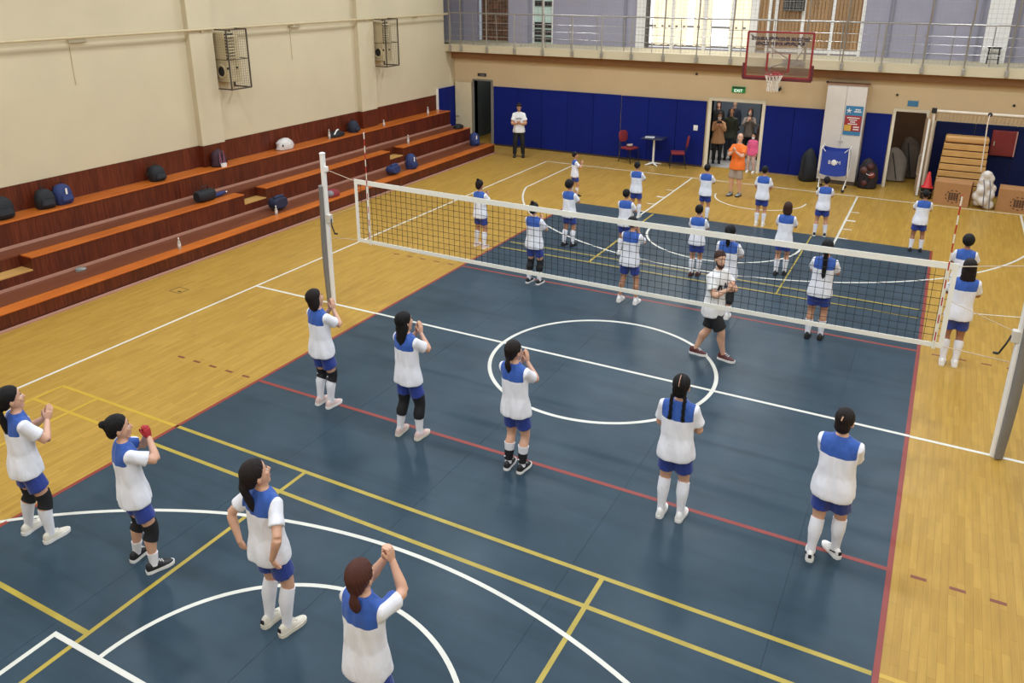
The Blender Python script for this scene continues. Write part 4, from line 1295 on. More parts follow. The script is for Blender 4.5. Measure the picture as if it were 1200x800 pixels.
# --- coach under the net
person('bearded coach in white printed shirt and black shorts striding along the net', 1.88, ft((809, 413), (829, 418), (842, 420), (861, 426)), kit(top='tee', top_m=M_TEE, short_m=cloth('black', (22, 22, 24)), leg_len=.92, hem=.43, sock=0.0), 'chest', 'short', 'brown', 0, (0.0, 0.02), (R(-14), R(-6), 0), yaw=R(-98), shoes=('maroon', 'white'), beard=True, build=1.04, twist=R(-28))
# --- players beyond the net
person('player beside the net side tape, plain tall socks, one of two in line there', 1.79, ft((1103, 428), (1105, 419), (1118, 430), (1119, 419)), kit(sock=.80), 'chest', 'shoulder', 'dark', 2, (0.02, 0.0), (0, 0, 0), shoes=('white', 'white'), yaw=R(4))
person('player half hidden behind the one standing at the net side tape', 1.60, at(4.97, 4.88), kit(sock=.8), 'chest', 'afro', 'black', 2)
person('player on the parquet behind the net by the court edge, pale pink shoes', 1.58, ft2((560, 287), (569, 290), R(-8)), kit(sock=.8), 'clap', 'topknot', 'dark', 1, shoes=('pink', 'white'))
person('player with black knee sleeves and black shoes standing behind the net', 1.69, ft2((621, 330), (633, 332), R(-5)), kit(sock=.50, pad=(-.14, .50)), 'clap', 'topknot', 'dark', 0, (-0.01, 0), shoes=('black', 'white'))
person('player in black shoes between the two yellow lines and the far arc', 1.56, ft2((662, 287), (672, 288), R(-10)), kit(sock=.82), 'clap', 'afro', 'black', 1, shoes=('black', 'black'))
person('small player turned sideways on the parquet near the far baseline', 1.27, ft2((671, 229), (678, 230), R(-50)), kit(sock=.7), 'clap', 'short', 'black', 1, yaw=R(-50), shoes=('black', 'black'))
person('player beyond the far mat edge beside the slanting lane line, light shoes', 1.45, ft2((740, 253), (749, 254)), kit(sock=.8), 'clap', 'short', 'black', 1, shoes=('cream', 'white'))
person('player half hidden behind the bare-legged player at the net', 1.50, at(-1.66, 5.45), kit(sock=.8), 'clap', 'short', 'black', 1)
person('bare-legged player in white trainers standing close behind the net', 1.70, ft2((727, 352), (746, 355), R(-4)), kit(sock=.14), 'chin', 'short', 'black', 1, (0.01, 0.01))
person('player in dark red shoes on the far white arc behind the net', 1.52, ft2((810, 322), (818, 322)), kit(sock=.78), 'clap', 'short', 'black', 1, shoes=('darkred', 'darkred'))
person('player in black shoes at the far mat edge before the crowded doorway', 1.46, ft2((821, 257), (828, 258)), kit(sock=.8), 'clap', 'short', 'black', 1, shoes=('black', 'black'))
person('player facing the orange-shirted man, pale shoes, inside the far key', 1.52, ft2((886, 263), (894, 264)), kit(sock=.72), 'front', 'short', 'black', 1, shoes=('cream', 'white'))
person('player on the far half where a yellow line meets the white arc', 1.57, ft2((909, 321), (919, 321)), kit(sock=.72), 'clap', 'bob', 'brown', 1, (0.01, 0.0), shoes=('black', 'black'))
person('player in black knee pads and white shoes hidden behind the bearded coach', 1.76, ft2((842, 370), (852, 372)), kit(sock=.40, pad=(-.1, .5)), 'clap', 'pony', 'black', 0)
person('player with black shoes and mid-calf socks at the net near the right sideline', 1.78, ft2((946, 394), (961, 396)), kit(sock=.62), 'clap', 'longpony', 'black', 1, (0.02, 0.0), shoes=('black', 'black'))
person('player before the blue ball trolley, feet apart in black and white shoes', 1.46, ft2((954, 275), (966, 276), R(6)), kit(sock=.66), 'clap', 'short', 'black', 1, (0.01, 0), shoes=('black', 'white'))
person('player at the far right mat corner before the red cone', 1.43, ft2((1066, 293), (1078, 294), R(4)), kit(sock=.66), 'clap', 'short', 'black', 2, (0.02, 0), shoes=('black', 'black'))
# --- adults and visitors
person('bald man in orange shirt and grey shorts clapping on the far court', 1.79, ft2((865, 230), (855, 229), R(165)), kit(top='tee', top_m=cloth('orange', (238, 116, 36)), short_m=cloth('greyshorts', (158, 140, 122)), leg_len=.95, hem=.44, sock=0), 'clap', None, 'dark', 0, (0, -0.01), (R(35), 0, 0), yaw=R(165), shoes=('grey', 'black'), build=1.1)
person('man in white printed shirt and black trousers looking down at his hands', 1.88, ft2((613, 184), (603, 184), R(205)), kit(top='tee', top_m=M_TEE, short_m=cloth('blacktrousers', (20, 20, 24)), leg_len=2, hem=.46, sock=0), 'front', 'short', 'dark', 1, (0, 0.03), (0, R(-28), 0), yaw=R(205), shoes=('black', 'black'))
M_MASK = cloth('mask', (226, 228, 232))
person('woman in tan coat and black trousers filming with a phone in the doorway', 1.70, at(-2.33, 16.0, R(195)), kit(top='coat', top_m=cloth('tan', (184, 138, 98)), sleeve=2, hem=.40, short_m=cloth('blacktrousers', (20, 20, 24)), leg_len=2), 'phone', 'bob', 'brown', 0, yaw=R(195), shoes=('black', 'black'), mask=M_MASK)
person('visitor in open dark green jacket and dark trousers standing in the lobby', 1.76, at(-2.12, 16.75, R(190)), kit(top='coat', top_m=cloth('darkgreen', (50, 56, 44)), sleeve=2, hem=.42, short_m=cloth('navytrousers', (36, 42, 56)), leg_len=2), 'down', 'short', 'brown', 0, yaw=R(190), shoes=('black', 'black'))
person('visitor in grey top holding both hands up to a white mask', 1.70, at(-1.62, 17.35, R(190)), kit(top='coat', top_m=cloth('greytop', (122, 112, 106)), sleeve=2, hem=.44, short_m=cloth('blacktrousers', (20, 20, 24)), leg_len=2), 'phone', 'shoulder', 'brown', 0, yaw=R(190), shoes=('black', 'black'), mask=M_MASK)
person('girl in pink top and pale leggings standing in the doorway', 1.27, at(-1.0, 15.10, R(170)), kit(top='tee', top_m=cloth('pink', (226, 92, 136)), sleeve=2, hem=.44, short_m=cloth('paleleggings', (206, 172, 158)), leg_len=2), 'down', 'long', 'black', 1, yaw=R(170), mask=M_MASK)
person('visitor in black jacket at the back of the lobby, light collar', 1.74, at(-2.95, 18.25, R(190)), kit(top='coat', top_m=cloth('blackcoat', (26, 26, 30)), sleeve=2, hem=.42, short_m=cloth('blacktrousers', (20, 20, 24)), leg_len=2), 'down', 'shoulder', 'brown', 0, yaw=R(190), shoes=('black', 'black'))
person('visitor in navy coat behind the others in the lobby', 1.78, at(-2.45, 18.6, R(185)), kit(top='coat', top_m=cloth('navycoat', (30, 36, 54)), sleeve=2, hem=.40, short_m=cloth('navytrousers', (36, 42, 56)), leg_len=2), 'down', 'short', 'dark', 0, yaw=R(185), shoes=('black', 'black'))
person('visitor in brown jacket in the dark part of the lobby', 1.48, at(-1.12, 17.2, R(180)), kit(top='coat', top_m=cloth('browncoat', (70, 48, 40)), sleeve=2, hem=.42, short_m=cloth('blacktrousers', (20, 20, 24)), leg_len=2), 'down', 'shoulder', 'dark', 1, yaw=R(180), shoes=('black', 'black'))

staged = []
for i, P in enumerate(PEOPLE):
    P['near'] = i < NEAR + 1
    staged += stage_person(P)
res = harvest(staged)
for i, P in enumerate(PEOPLE): finish_person(P, res[3 * i:3 * i + 3])

# ---- prints on the shirts, pressed onto the cloth
def decal(P, quads, name, m, back=False):
    """quads: four (x, z) corners in body heights on the chest"""
    root = P['obj']; H = P['H']; T = P['T']
    sh = [c for c in root.children if c.name.split('.')[0] in ('shirt', 'coat')][0]
    bm = bmesh.new(); bm.from_mesh(sh.data); bv = BVHTree.FromBMesh(bm)
    fwd = Matrix.Rotation(P['twist'], 3, 'Z') @ Vector((0, 1, 0))
    b = MB()
    for q in quads:
        n, k = 6, 3
        v = []
        for i in range(n + 1):
            for j in range(k + 1):
                u, w = i / n, j / k
                x = (q[0][0] * (1 - u) + q[1][0] * u) * (1 - w) + (q[3][0] * (1 - u) + q[2][0] * u) * w
                z = (q[0][1] * (1 - u) + q[1][1] * u) * (1 - w) + (q[3][1] * (1 - u) + q[2][1] * u) * w
                o = T(x, 0, z) + fwd * 0.6
                h = bv.ray_cast(o, -fwd)
                v.append((h[0] + fwd * 0.004) if h[0] else T(x, .09, z))
        f = [(i * (k + 1) + j, (i + 1) * (k + 1) + j, (i + 1) * (k + 1) + j + 1, i * (k + 1) + j + 1) for i in range(n) for j in range(k)]
        b.add(v, f)
    bm.free()
    return b.build(name, m, root)
M_INK = mat('black_print', srgb(34, 32, 36), 0.7)
def par(x, z, w, h, sl=0.0): return [(x, z), (x + w, z), (x + w + sl, z + h), (x + sl, z + h)]
def who(t): return [P for P in PEOPLE if t in P['label']][0]
decal(who('bearded coach'), [par(-.085 + .042 * k, .675 + .008 * (k % 2), .026, .050, .012 * (1 - k % 2 * 2)) for k in range(4)] + [par(-.02, .655, .06, .014, 0)], 'chest_print', M_INK)
decal(who('looking down at his hands'), [par(-.052 + .018 * k, .715 - .0007 * (k - 2.5) ** 2, .012, .022) for k in range(6)], 'chest_print', mat('grey_print', srgb(80, 80, 90), 0.7))
for t in ('court corner', 'red gloves', 'arms straight up'):
    decal(who(t), [par(-.03, .62, .012, .055), par(-.03, .665, .03, .012), par(.02, .62, .012, .055), par(.02, .62, .03, .012)], 'front_number', M_INK)
# ------------------------------------------------------------------ volleyball net and posts
NT, NB_, NX0, NX1 = 2.52, 1.36, -4.78, 4.66
M_CORD = mat('black_net_cord', srgb(24, 26, 26), 0.8)
M_TAPE = mat('white_net_tape', srgb(232, 228, 214), 0.7, 0.03)
net = thing('volleyball_net', 'black mesh volleyball net with white tapes across the court', 'net')
def sag(x): return -0.035 * (1 - ((x - (NX0 + NX1) / 2) / ((NX1 - NX0) / 2)) ** 2)
def tape(z0, z1, name):
    b = MB(); n = 24
    for i in range(n):
        xa, xb = NX0 + (NX1 - NX0) * i / n, NX0 + (NX1 - NX0) * (i + 1) / n
        v = [(xa, -0.006, z0 + sag(xa)), (xb, -0.006, z0 + sag(xb)), (xb, 0.006, z0 + sag(xb)), (xa, 0.006, z0 + sag(xa)), (xa, -0.006, z1 + sag(xa)), (xb, -0.006, z1 + sag(xb)), (xb, 0.006, z1 + sag(xb)), (xa, 0.006, z1 + sag(xa))]
        b.add(v, [(0, 3, 2, 1), (4, 5, 6, 7), (0, 1, 5, 4), (2, 3, 7, 6)] + ([(3, 0, 4, 7)] if i == 0 else []) + ([(1, 2, 6, 5)] if i == n - 1 else []))
    return b.build(name, M_TAPE, net)
tape(NT - 0.085, NT, 'top_tape'); tape(NB_, NB_ + 0.065, 'bottom_tape')
for x in (NX0, NX1): MB().box(x - 0.03, x + 0.03, -0.008, 0.008, NB_, NT).build('side_tape', M_TAPE, net)
cord = MB(); nx = 88
for i in range(1, nx):
    x = NX0 + (NX1 - NX0) * i / nx
    cord.bar((x, 0, NB_ + 0.05 + sag(x)), (x, 0, NT - 0.07 + sag(x)), 0.0055)
for j in range(1, 10):
    z = NB_ + 0.065 + (NT - 0.085 - NB_ - 0.065) * j / 10
    for i in range(12):
        xa, xb = NX0 + (NX1 - NX0) * i / 12, NX0 + (NX1 - NX0) * (i + 1) / 12
        cord.bar((xa, 0, z + sag(xa)), (xb, 0, z + sag(xb)), 0.0055)
cord.build('net_mesh', M_CORD, net)['kind'] = 'stuff'
M_ROPE = mat('pale_rope', srgb(196, 176, 150), 0.8)
PXL, PXR = -5.5, 5.5
for sx, px, ex in ((-1, PXL, NX0), (1, PXR, NX1)):
    MB().tube([(ex, 0, NT - 0.04), (px - sx * 0.06, 0, 2.62)], 0.006, 6).build('rope', M_ROPE, net)
    MB().tube([(ex, 0, NB_ + 0.03), (px - sx * 0.06, 0, 1.34)], 0.006, 6).build('rope', M_ROPE, net)
    MB().tube([(ex, 0, NT - 0.5), (px - sx * 0.06, 0, 1.75)], 0.005, 6).build('rope', M_ROPE, net)
for x, lab in ((-4.52, 'red and white striped net antenna near the bleachers'), (4.58, 'red and white striped net antenna near the right sideline')):
    a = thing('net_antenna', lab, 'antenna', (x, -0.016, NB_ - 0.02))
    MB().tube([(0, 0, 0), (0, 0, 2.06)], 0.009, 8).build('rod', mat_stripes('antenna_stripes', srgb(226, 216, 196), srgb(176, 48, 34), 0.24), a, smooth=True)
    MB().box(-0.02, 0.02, -0.002, 0.012, 0.0, NT - NB_ - 0.01).build('sleeve', M_TAPE, a)
def net_post(sx, px, H_, label):
    t = thing('net_post', label, 'net post', (px, 0, 0.0))
    MB().tube([(0, 0, 0), (0, 0, H_)], 0.05, 14).build('pole', M_WHITE, t, smooth=True)
    MB().lathe([(0.055, 0), (0.055, 0.02), (0.03, 0.035)], (0, 0, H_ - 0.005), 14).build('cap', M_WHITE, t, smooth=True)
    # foam half-sleeve on the outer side, bowing a little at mid height
    n, m_ = 16, 16
    v, f = [], []
    for i in range(n + 1):
        z = 0.02 + 2.3 * i / n
        bow = 0.035 * math.sin(PI * min(1, z / 2.0)) if i < n else 0
        for k in range(m_ + 1):
            a = PI * 0.5 + PI * 1.0 * k / m_
            v.append((-sx * -1 * 0 + sx * (-math.cos(a)) * 0.105 + sx * bow, math.sin(a) * 0.095 - 0.02, z))
        for k in range(m_ + 1):
            a = PI * 0.5 + PI * 1.0 * (m_ - k) / m_
            v.append((sx * (-math.cos(a)) * 0.053 + sx * bow * 0.3, math.sin(a) * 0.056, z))
    c = 2 * (m_ + 1)
    for i in range(n):
        for k in range(c): f.append((i * c + k, i * c + (k + 1) % c, (i + 1) * c + (k + 1) % c, (i + 1) * c + k))
    f.append(tuple(range(c - 1, -1, -1))); f.append(tuple(n * c + k for k in range(c)))
    MB().add(v, f).build('foam_pad', mat('grey_foam_pad', srgb(122, 118, 112), 0.7, 0.06, 4), t, smooth=True, angle=50)
    w = MB().box(-sx * 0.05 - 0.05, -sx * 0.05 + 0.05, -0.05, 0.05, 1.62, 1.78).build('winch', mat('winch_grey', srgb(206, 200, 188), 0.4), t, bevel=0.01)
    MB().tube([(-sx * 0.1, 0, 1.7), (-sx * 0.14, -0.05, 1.6), (-sx * 0.2, -0.05, 1.45)], 0.012, 8).build('crank', M_BLACK, w)
    MB().tube([(-sx * 0.2, -0.05, 1.45), (-sx * 0.26, -0.05, 1.45)], 0.018, 8).build('crank_grip', M_BLACK, w)
    MB().box(-sx * 0.07 - 0.03, -sx * 0.07 + 0.03, -0.03, 0.03, 2.58, 2.68).build('pulley', M_WHITE, t, bevel=0.01)
net_post(-1, PXL, 2.90, 'white net post with grey foam pad on the bleacher side')
net_post(1, PXR, 2.90, 'white net post with grey foam pad beside the right sideline')

# ------------------------------------------------------------------ basketball hoop
M_RED = mat('red_frame', srgb(150, 34, 32), 0.5, 0.05)
M_MAROON = mat('maroon_pad', srgb(96, 32, 34), 0.7, 0.06)
YB, BZ0, BZ1, BXW = 12.3, 3.34, 4.53, 0.86
hp = thing('basketball_hoop', 'glass basketball backboard with red frame, rim and white net', 'basketball hoop', (0.02, YB, 0))
MB().box(-BXW, BXW, -0.006, 0.006, BZ0, BZ1).build('glass', mat_glass('backboard_glass', (0.90, 0.88, 0.88), 0.90), hp)
fr = MB()
for a, b in (((-BXW, BZ0), (BXW, BZ0)), ((BXW, BZ0), (BXW, BZ1)), ((BXW, BZ1), (-BXW, BZ1)), ((-BXW, BZ1), (-BXW, BZ0))): fr.bar((a[0], 0, a[1]), (b[0], 0, b[1]), 0.05, 0.05)
fr.build('frame', M_RED, hp)
sq = MB()
for a, b in (((-.29, 3.50), (.29, 3.50)), ((.29, 3.50), (.29, 3.98)), ((.29, 3.98), (-.29, 3.98)), ((-.29, 3.98), (-.29, 3.50))): sq.bar((a[0], -0.012, a[1]), (b[0], -0.012, b[1]), 0.05, 0.008)
sq.build('target_square', M_RED, hp)
pdm = MB()
pdm.bar((-BXW - .06, 0, BZ0 - 0.05), (BXW + .06, 0, BZ0 - 0.05), 0.07, 0.08, (0, 0, 1)); pdm.bar((-BXW - 0.05, 0, BZ0 - 0.05), (-BXW - 0.05, 0, BZ0 + .36), 0.07, 0.07); pdm.bar((BXW + 0.05, 0, BZ0 - 0.05), (BXW + 0.05, 0, BZ0 + .36), 0.07, 0.07)
pdm.build('edge_pad', M_MAROON, hp, bevel=0.015)
rim = MB().tube([(0.235 * math.cos(a * PI / 16), -0.40 + 0.235 * math.sin(a * PI / 16), 3.46) for a in range(32)], 0.012, 8, closed=True).box(-0.09, 0.09, -0.18, -0.006, 3.42, 3.48).build('rim', M_RED, hp, smooth=True)
nt_ = MB(); n = 12
def nr(l): return 0.235 - 0.10 * min(1, l / 2.2) + 0.008 * max(0, l - 2)
for l in range(4):
    for k in range(n):
        a0 = 2 * PI * (k + 0.5 * (l % 2)) / n
        for dk in (-0.5, 0.5):
            a1 = a0 + 2 * PI * dk / n
            nt_.bar((nr(l) * math.cos(a0), -0.40 + nr(l) * math.sin(a0), 3.45 - l * 0.11), (nr(l + 1) * math.cos(a1), -0.40 + nr(l + 1) * math.sin(a1), 3.45 - (l + 1) * 0.11), 0.012)
nt_.build('hoop_net', mat('white_hoop_net', srgb(226, 216, 200), 0.8), rim)
for sx in (-1, 1):
    MB().tube([(sx * 0.80, 0.03, 4.45), (sx * 0.10, 2.29, 3.62)], 0.014, 8).build('support_brace', M_STEEL, hp, smooth=True)
    MB().tube([(sx * 0.22, 0.03, 3.60), (sx * 0.22, 2.29, 3.52)], 0.022, 8).build('support_arm', M_STEEL, hp, smooth=True)
MB().box(-0.28, 0.26, 2.27, 2.30, 3.43, 3.64).build('mounting_plate', M_STEEL, hp)
M_PRINT = mat('dark_print', srgb(60, 44, 56), 0.6)
text('lettering', 'İSTANBUL BÜYÜKŞEHİR BELEDİYESİ', 0.115, M_PRINT, hp, (0, -0.011, 4.355), sx=0.80, bold=0.007)
text('lettering', 'GENÇLİK VE SPOR MÜDÜRLÜĞÜ', 0.115, M_PRINT, hp, (0, -0.011, 4.225), sx=0.76, bold=0.007)

# ------------------------------------------------------------------ things along the far wall
M_CHR = mat('chair_red_cloth', srgb(126, 34, 38), 0.8, 0.08)
def chair(x, y, rz, label):
    c = thing('conference_chair', label, 'chair', (x, y, 0), rz)
    MB().box(-0.23, 0.23, -0.22, 0.22, 0.46, 0.53).build('seat', M_CHR, c, bevel=0.03)
    b = MB().rings([(0, -0.27, 0.68, 0.10, 0.02), (0, -0.28, 0.74, 0.21, 0.028), (0, -0.30, 0.88, 0.23, 0.03), (0, -0.32, 1.0, 0.20, 0.028), (0, -0.33, 1.05, 0.10, 0.02)], 16, 3).build('backrest', M_CHR, c, smooth=True)
    for sx in (-1, 1):
        MB().tube([(sx * 0.21, 0.20, 0.46), (sx * 0.23, 0.25, 0)], 0.013, 8).build('leg', M_BLACK, c)
        MB().tube([(sx * 0.21, -0.20, 0.46), (sx * 0.23, -0.27, 0)], 0.013, 8).build('leg', M_BLACK, c)
        MB().tube([(sx * 0.12, -0.18, 0.46), (sx * 0.14, -0.26, 0.58), (sx * 0.12, -0.29, 0.80)], 0.012, 8).build('back_support', M_BLACK, c)
    MB().tube([(-0.22, 0.22, 0.12), (-0.22, -0.24, 0.12)], 0.008, 6).build('stretcher', M_BLACK, c); MB().tube([(0.22, 0.22, 0.12), (0.22, -0.24, 0.12)], 0.008, 6).build('stretcher', M_BLACK, c)
    return c
chair(-4.98, 14.72, R(-110), 'red padded chair with a pale bundle on its seat')
chair(-3.30, 14.72, R(110), 'red padded chair facing the pedestal table, seat empty')
bun = MB().ball((0, 0, 0.05), (0.10, 0.08, 0.05), 12, 8).ball((0.06, 0.02, 0.07), (0.06, 0.05, 0.04), 10, 6).build('cloth_bundle', cloth('bundle', (176, 150, 136)), smooth=True, loc=(-4.98, 14.70, 0.535))
tag(bun, 'small pale cloth bundle lying on the red chair seat', 'bundle')
tb = thing('pedestal_table', 'small square pedestal table with steel leg by the blue wall', 'table', (-4.12, 14.70, 0))
MB().box(-0.36, 0.36, -0.32, 0.32, 0.90, 0.93).build('tabletop', mat('dark_table_top', srgb(58, 60, 76), 0.35), tb, bevel=0.008)
MB().tube([(0, 0, 0.04), (0, 0, 0.90)], 0.035, 12).build('column', M_WHITE, tb, smooth=True)
for k in range(4):
    a = k * PI / 2 + PI / 4
    MB().tube([(0, 0, 0.07), (0.30 * math.cos(a), 0.30 * math.sin(a), 0.02)], [0.035, 0.018], 8).build('foot', M_WHITE, tb, smooth=True)
pp = MB().box(-0.15, 0.15, -0.11, 0.11, 0, 0.015).build('score_sheet', mat('paper', srgb(206, 204, 200), 0.8), loc=(-4.25, 14.62, 0.93)); pp.rotation_euler.z = 0.3
tag(pp, 'pale score sheet folder on the pedestal table', 'folder')
lp = MB().box(-0.17, 0.17, -0.12, 0.12, 0, 0.02).build('dark_folder', mat('navy_cover', srgb(34, 40, 80), 0.4), loc=(-3.93, 14.76, 0.93)); tag(lp, 'navy blue folder on the pedestal table', 'folder')
sw = thing('wall_switch', 'white switch plate on the blue padding', 'switch', (-2.88, WYF - 0.07, 1.2))
MB().box(-0.07, 0.07, -0.012, 0, 0, 0.17).build('plate', M_WHITE, sw, bevel=0.004); MB().box(-0.03, 0.03, -0.02, -0.012, 0.05, 0.11).build('rocker', M_WHITE, sw)
ex = thing('exit_sign', 'green illuminated exit sign above the wide doorway', 'exit sign', (-1.61, WYF - 0.01, 2.50))
MB().box(-0.21, 0.21, -0.05, 0, 0, 0.19).build('case', mat('exit_green', srgb(24, 110, 52), 0.4, 0.0, emit=0.5), ex, bevel=0.006)
M_EXW = mat('exit_white', (0.85, 1, 0.88), 0.4, 0.0, emit=1.0)
text('lettering', 'EXIT', 0.13, M_EXW, ex, (0.0, -0.053, 0.06)); MB().box(-0.19, 0.19, -0.053, -0.05, 0.125, 0.175).build('pictogram_strip', mat('exit_dark_green', srgb(22, 62, 26), 0.5), ex)

sg = thing('door_sign', 'small dark sign above the grey stair door', 'sign', (-11.0, WYF - 0.005, 2.50))
MB().box(-0.18, 0.18, -0.03, 0, 0, 0.11).build('panel', mat('dark_sign', srgb(52, 46, 48), 0.5), sg, bevel=0.004)
MB().box(-0.06, 0.12, -0.033, -0.03, 0.035, 0.06).build('print_bar', mat('sign_print', srgb(150, 140, 150), 0.5), sg)
bs = thing('room_sign', 'small blue sign above the store-room door', 'sign', (3.40, WYF - 0.005, 2.42))
MB().box(-0.14, 0.14, -0.015, 0, 0, 0.16).build('panel', mat('sky_blue_sign', srgb(64, 126, 166), 0.5), bs, bevel=0.004)
for x, z in ((1.0, 2.98), (2.95, 2.72), (5.9, 2.62), (-3.0, 3.0)):
    o = MB().tube([(0, 0, 0), (0, -0.06, 0)], [0.035, 0.028], 10).build('wall_socket', M_BLACK, loc=(x, WYF, z)); tag(o, 'small round dark fitting on the cream wall under the gallery', 'wall fitting', 'round fittings under the gallery')
cm = thing('security_camera', 'small dark camera on the wall below the hoop', 'camera', (-0.35, WYF, 2.68))
MB().tube([(0, 0, 0.1), (0, -0.1, 0.06)], 0.015, 8).build('arm', M_GREYP, cm); MB().tube([(0.0, -0.02, 0.02), (0, -0.2, 0)], 0.045, 12).build('housing', M_BLACK, cm, smooth=True)
# tall white cabinet with poster
cab = thing('storage_cabinet', 'tall white double-door cabinet against the blue padding', 'cabinet', (1.63, 14.93, 0))
M_CABW = mat('cabinet_white', srgb(214, 204, 192), 0.5, 0.03)
MB().box(-0.55, 0.55, -0.16, 0.26, 0.12, 2.96).build('body', M_CABW, cab)
MB().box(-0.55, 0.55, -0.14, 0.26, 0, 0.12).build('plinth', mat('cabinet_plinth', srgb(96, 84, 74), 0.6), cab)
MB().box(-0.58, 0.58, -0.2, 0.26, 2.96, 3.0).build('top_board', mat('cabinet_top', srgb(150, 112, 84), 0.6), cab)
for sx in (-1, 1):
    dr = MB().box(min(sx * .005, sx * .545), max(sx * .005, sx * .545), -0.185, -0.16, 0.13, 2.95).build('door', M_CABW, cab, bevel=0.004)
    MB().ball((sx * 0.045, -0.20, 1.32), 0.018, 8, 6).build('knob', M_STEEL, dr)
po = thing('poster', 'blue and red printed notice poster taped on the white cabinet door', 'poster', (1.90, 14.738, 1.52))
MB().box(-0.24, 0.24, -0.004, 0, 0, 0.86).build('sheet', mat('poster_blue', srgb(56, 120, 158), 0.5, 0.05), po)
MB().box(-0.23, 0.23, -0.0065, -0.004, 0.12, 0.58).build('red_panel', mat('poster_red', srgb(156, 44, 44), 0.5, 0.05), po)
MB().box(-0.22, -0.03, -0.0085, -0.0065, 0.13, 0.30).build('yellow_panel', mat('poster_yellow', srgb(206, 160, 66), 0.5, 0.12, 20), po)
for z, w_ in ((0.515, 0.17), (0.455, 0.11), (0.395, 0.07), (0.335, 0.13)):
    ln = MB()
    x_ = -w_
    while x_ < w_:
        ln.box(x_, min(x_ + 0.028, w_), -0.0078, -0.0066, z - 0.016, z + 0.016); x_ += 0.036
    ln.build('line_of_print', M_WHITE, po)
for z, x0_, x1_, y_ in ((0.76, 0.03, 0.17, -0.0041), (0.70, 0.0, 0.20, -0.0041), (0.25, 0.03, 0.19, -0.0066), (0.18, 0.03, 0.19, -0.0066)):
    ln = MB(); x_ = x0_
    while x_ < x1_:
        ln.box(x_, min(x_ + 0.03, x1_), y_ - 0.0012, y_, z - 0.018, z + 0.018); x_ += 0.038
    ln.build('line_of_print', M_WHITE, po)
em = MB()
for k in range(5):
    a = PI / 2 + k * 2 * PI / 5
    em.tube([(-0.14, -0.006, 0.715), (-0.14 + 0.075 * math.cos(a), -0.006, 0.715 + 0.075 * math.sin(a))], [0.02, 0.008], 6)
em.build('emblem', M_WHITE, po)
# ball trolley
tr = thing('ball_trolley', 'blue cloth ball trolley on white folding legs before the cabinet', 'ball trolley', (1.63, 14.05, 0))
M_BLUEC = mat('trolley_blue_cloth', srgb(34, 60, 150), 0.7, 0.08, 4, 0.4, 8)
sv, sf, N_ = [], [], 10
for i in range(N_ + 1):
    for j in range(N_ + 1):
        u, v_ = i / N_ * 2 - 1, j / N_
        sv.append((u * (0.36 - 0.03 * v_ * (1 - v_)), -0.28 + 0.03 * (1 - u * u) - 0.0, 0.50 + 0.72 * v_ - (0.06 * (1 - u * u) if j == 0 else 0) - 0.03 * (1 - u * u) * (j == N_)))
sv += [(x, -y, z) for x, y, z in sv]
off = (N_ + 1) ** 2
for i in range(N_):
    for j in range(N_):
        a, b, c_, d = i * (N_ + 1) + j, (i + 1) * (N_ + 1) + j, (i + 1) * (N_ + 1) + j + 1, i * (N_ + 1) + j + 1
        sf += [(a, b, c_, d), (off + d, off + c_, off + b, off + a)]
for j in range(N_):
    sf += [(j, j + 1, off + j + 1, off + j)]
    q = N_ * (N_ + 1); sf += [(q + j + 1, q + j, off + q + j, off + q + j + 1)]
for i in range(N_):
    a, b = i * (N_ + 1), (i + 1) * (N_ + 1); sf += [(b, a, off + a, off + b)]
MB().add(sv, sf).build('cloth_basket', M_BLUEC, tr, smooth=True, angle=60)
for sx in (-1, 1):
    for sy in (-1, 1):
        MB().tube([(sx * 0.34, sy * 0.30, 0.06), (sx * 0.40, -sy * 0.30, 0.6), (sx * 0.38, -sy * 0.29, 1.28)], 0.016, 8).build('leg', M_WHITE, tr, smooth=True)
        MB().ball((sx * 0.34, sy * 0.30, 0.045), 0.045, 10, 8).build('castor', M_BLACK, tr, smooth=True)
    MB().tube([(sx * 0.38, -0.29, 1.26), (sx * 0.38, 0.29, 1.26)], 0.014, 8).build('top_bar', M_WHITE, tr)
    MB().tube([(sx * 0.36, -0.295, 1.28), (sx * 0.26, -0.30, 1.17)], 0.010, 6).build('strap', M_WHITE, tr)
text('lettering', 'B', 0.15, M_WHITE, tr, (-0.12, -0.262, 0.85)); text('lettering', 'M', 0.15, M_WHITE, tr, (0.125, -0.262, 0.85)); MB().ball((0, -0.255, 0.85), (0.075, 0.012, 0.085), 14, 8).build('logo_disc', M_WHITE, tr)
# soft bags by the cabinet
def soft_bag(name, x, y, w, d, h, m, label, cat, rz=0.0):
    t = thing(name, label, cat, (x, y, 0), rz)
    b_ = MB().rings([(0, 0, 0.0, w * .8, d * .8), (0, 0, .05 * h, w, d), (0, 0, .2 * h, w * 1.03, d), (0.02, 0, .35 * h, w * 1.02, d * 1.02), (0, 0, .7 * h, w * .92, d * .9), (-.02, .02, .92 * h, w * .6, d * .6), (0, 0, h, w * .2, d * .2)], 18, 2.5)
    b_.v = [(p[0] * (1 + .07 * math.sin(9 * p[2] / h + 3 * p[1] / d + x)), p[1] * (1 + .07 * math.sin(7 * p[2] / h + 4 * p[0] / w + y)), p[2] * (1 + .05 * math.sin(3 * p[0] / w + x))) for p in b_.v]
    b_.build('sack', m, t, smooth=True)
    return t
bb = soft_bag('kit_bag', 0.80, 14.80, 0.24, 0.2, 0.98, cloth('bagblack', (28, 30, 34)), 'tall black kit bag slumped against the blue padding', 'bag')
MB().tube([(-0.1, -0.17, 0.85), (-0.12, -0.23, 0.55), (-0.1, -0.22, 0.2)], 0.015, 6).build('strap', M_BLACK, bb)
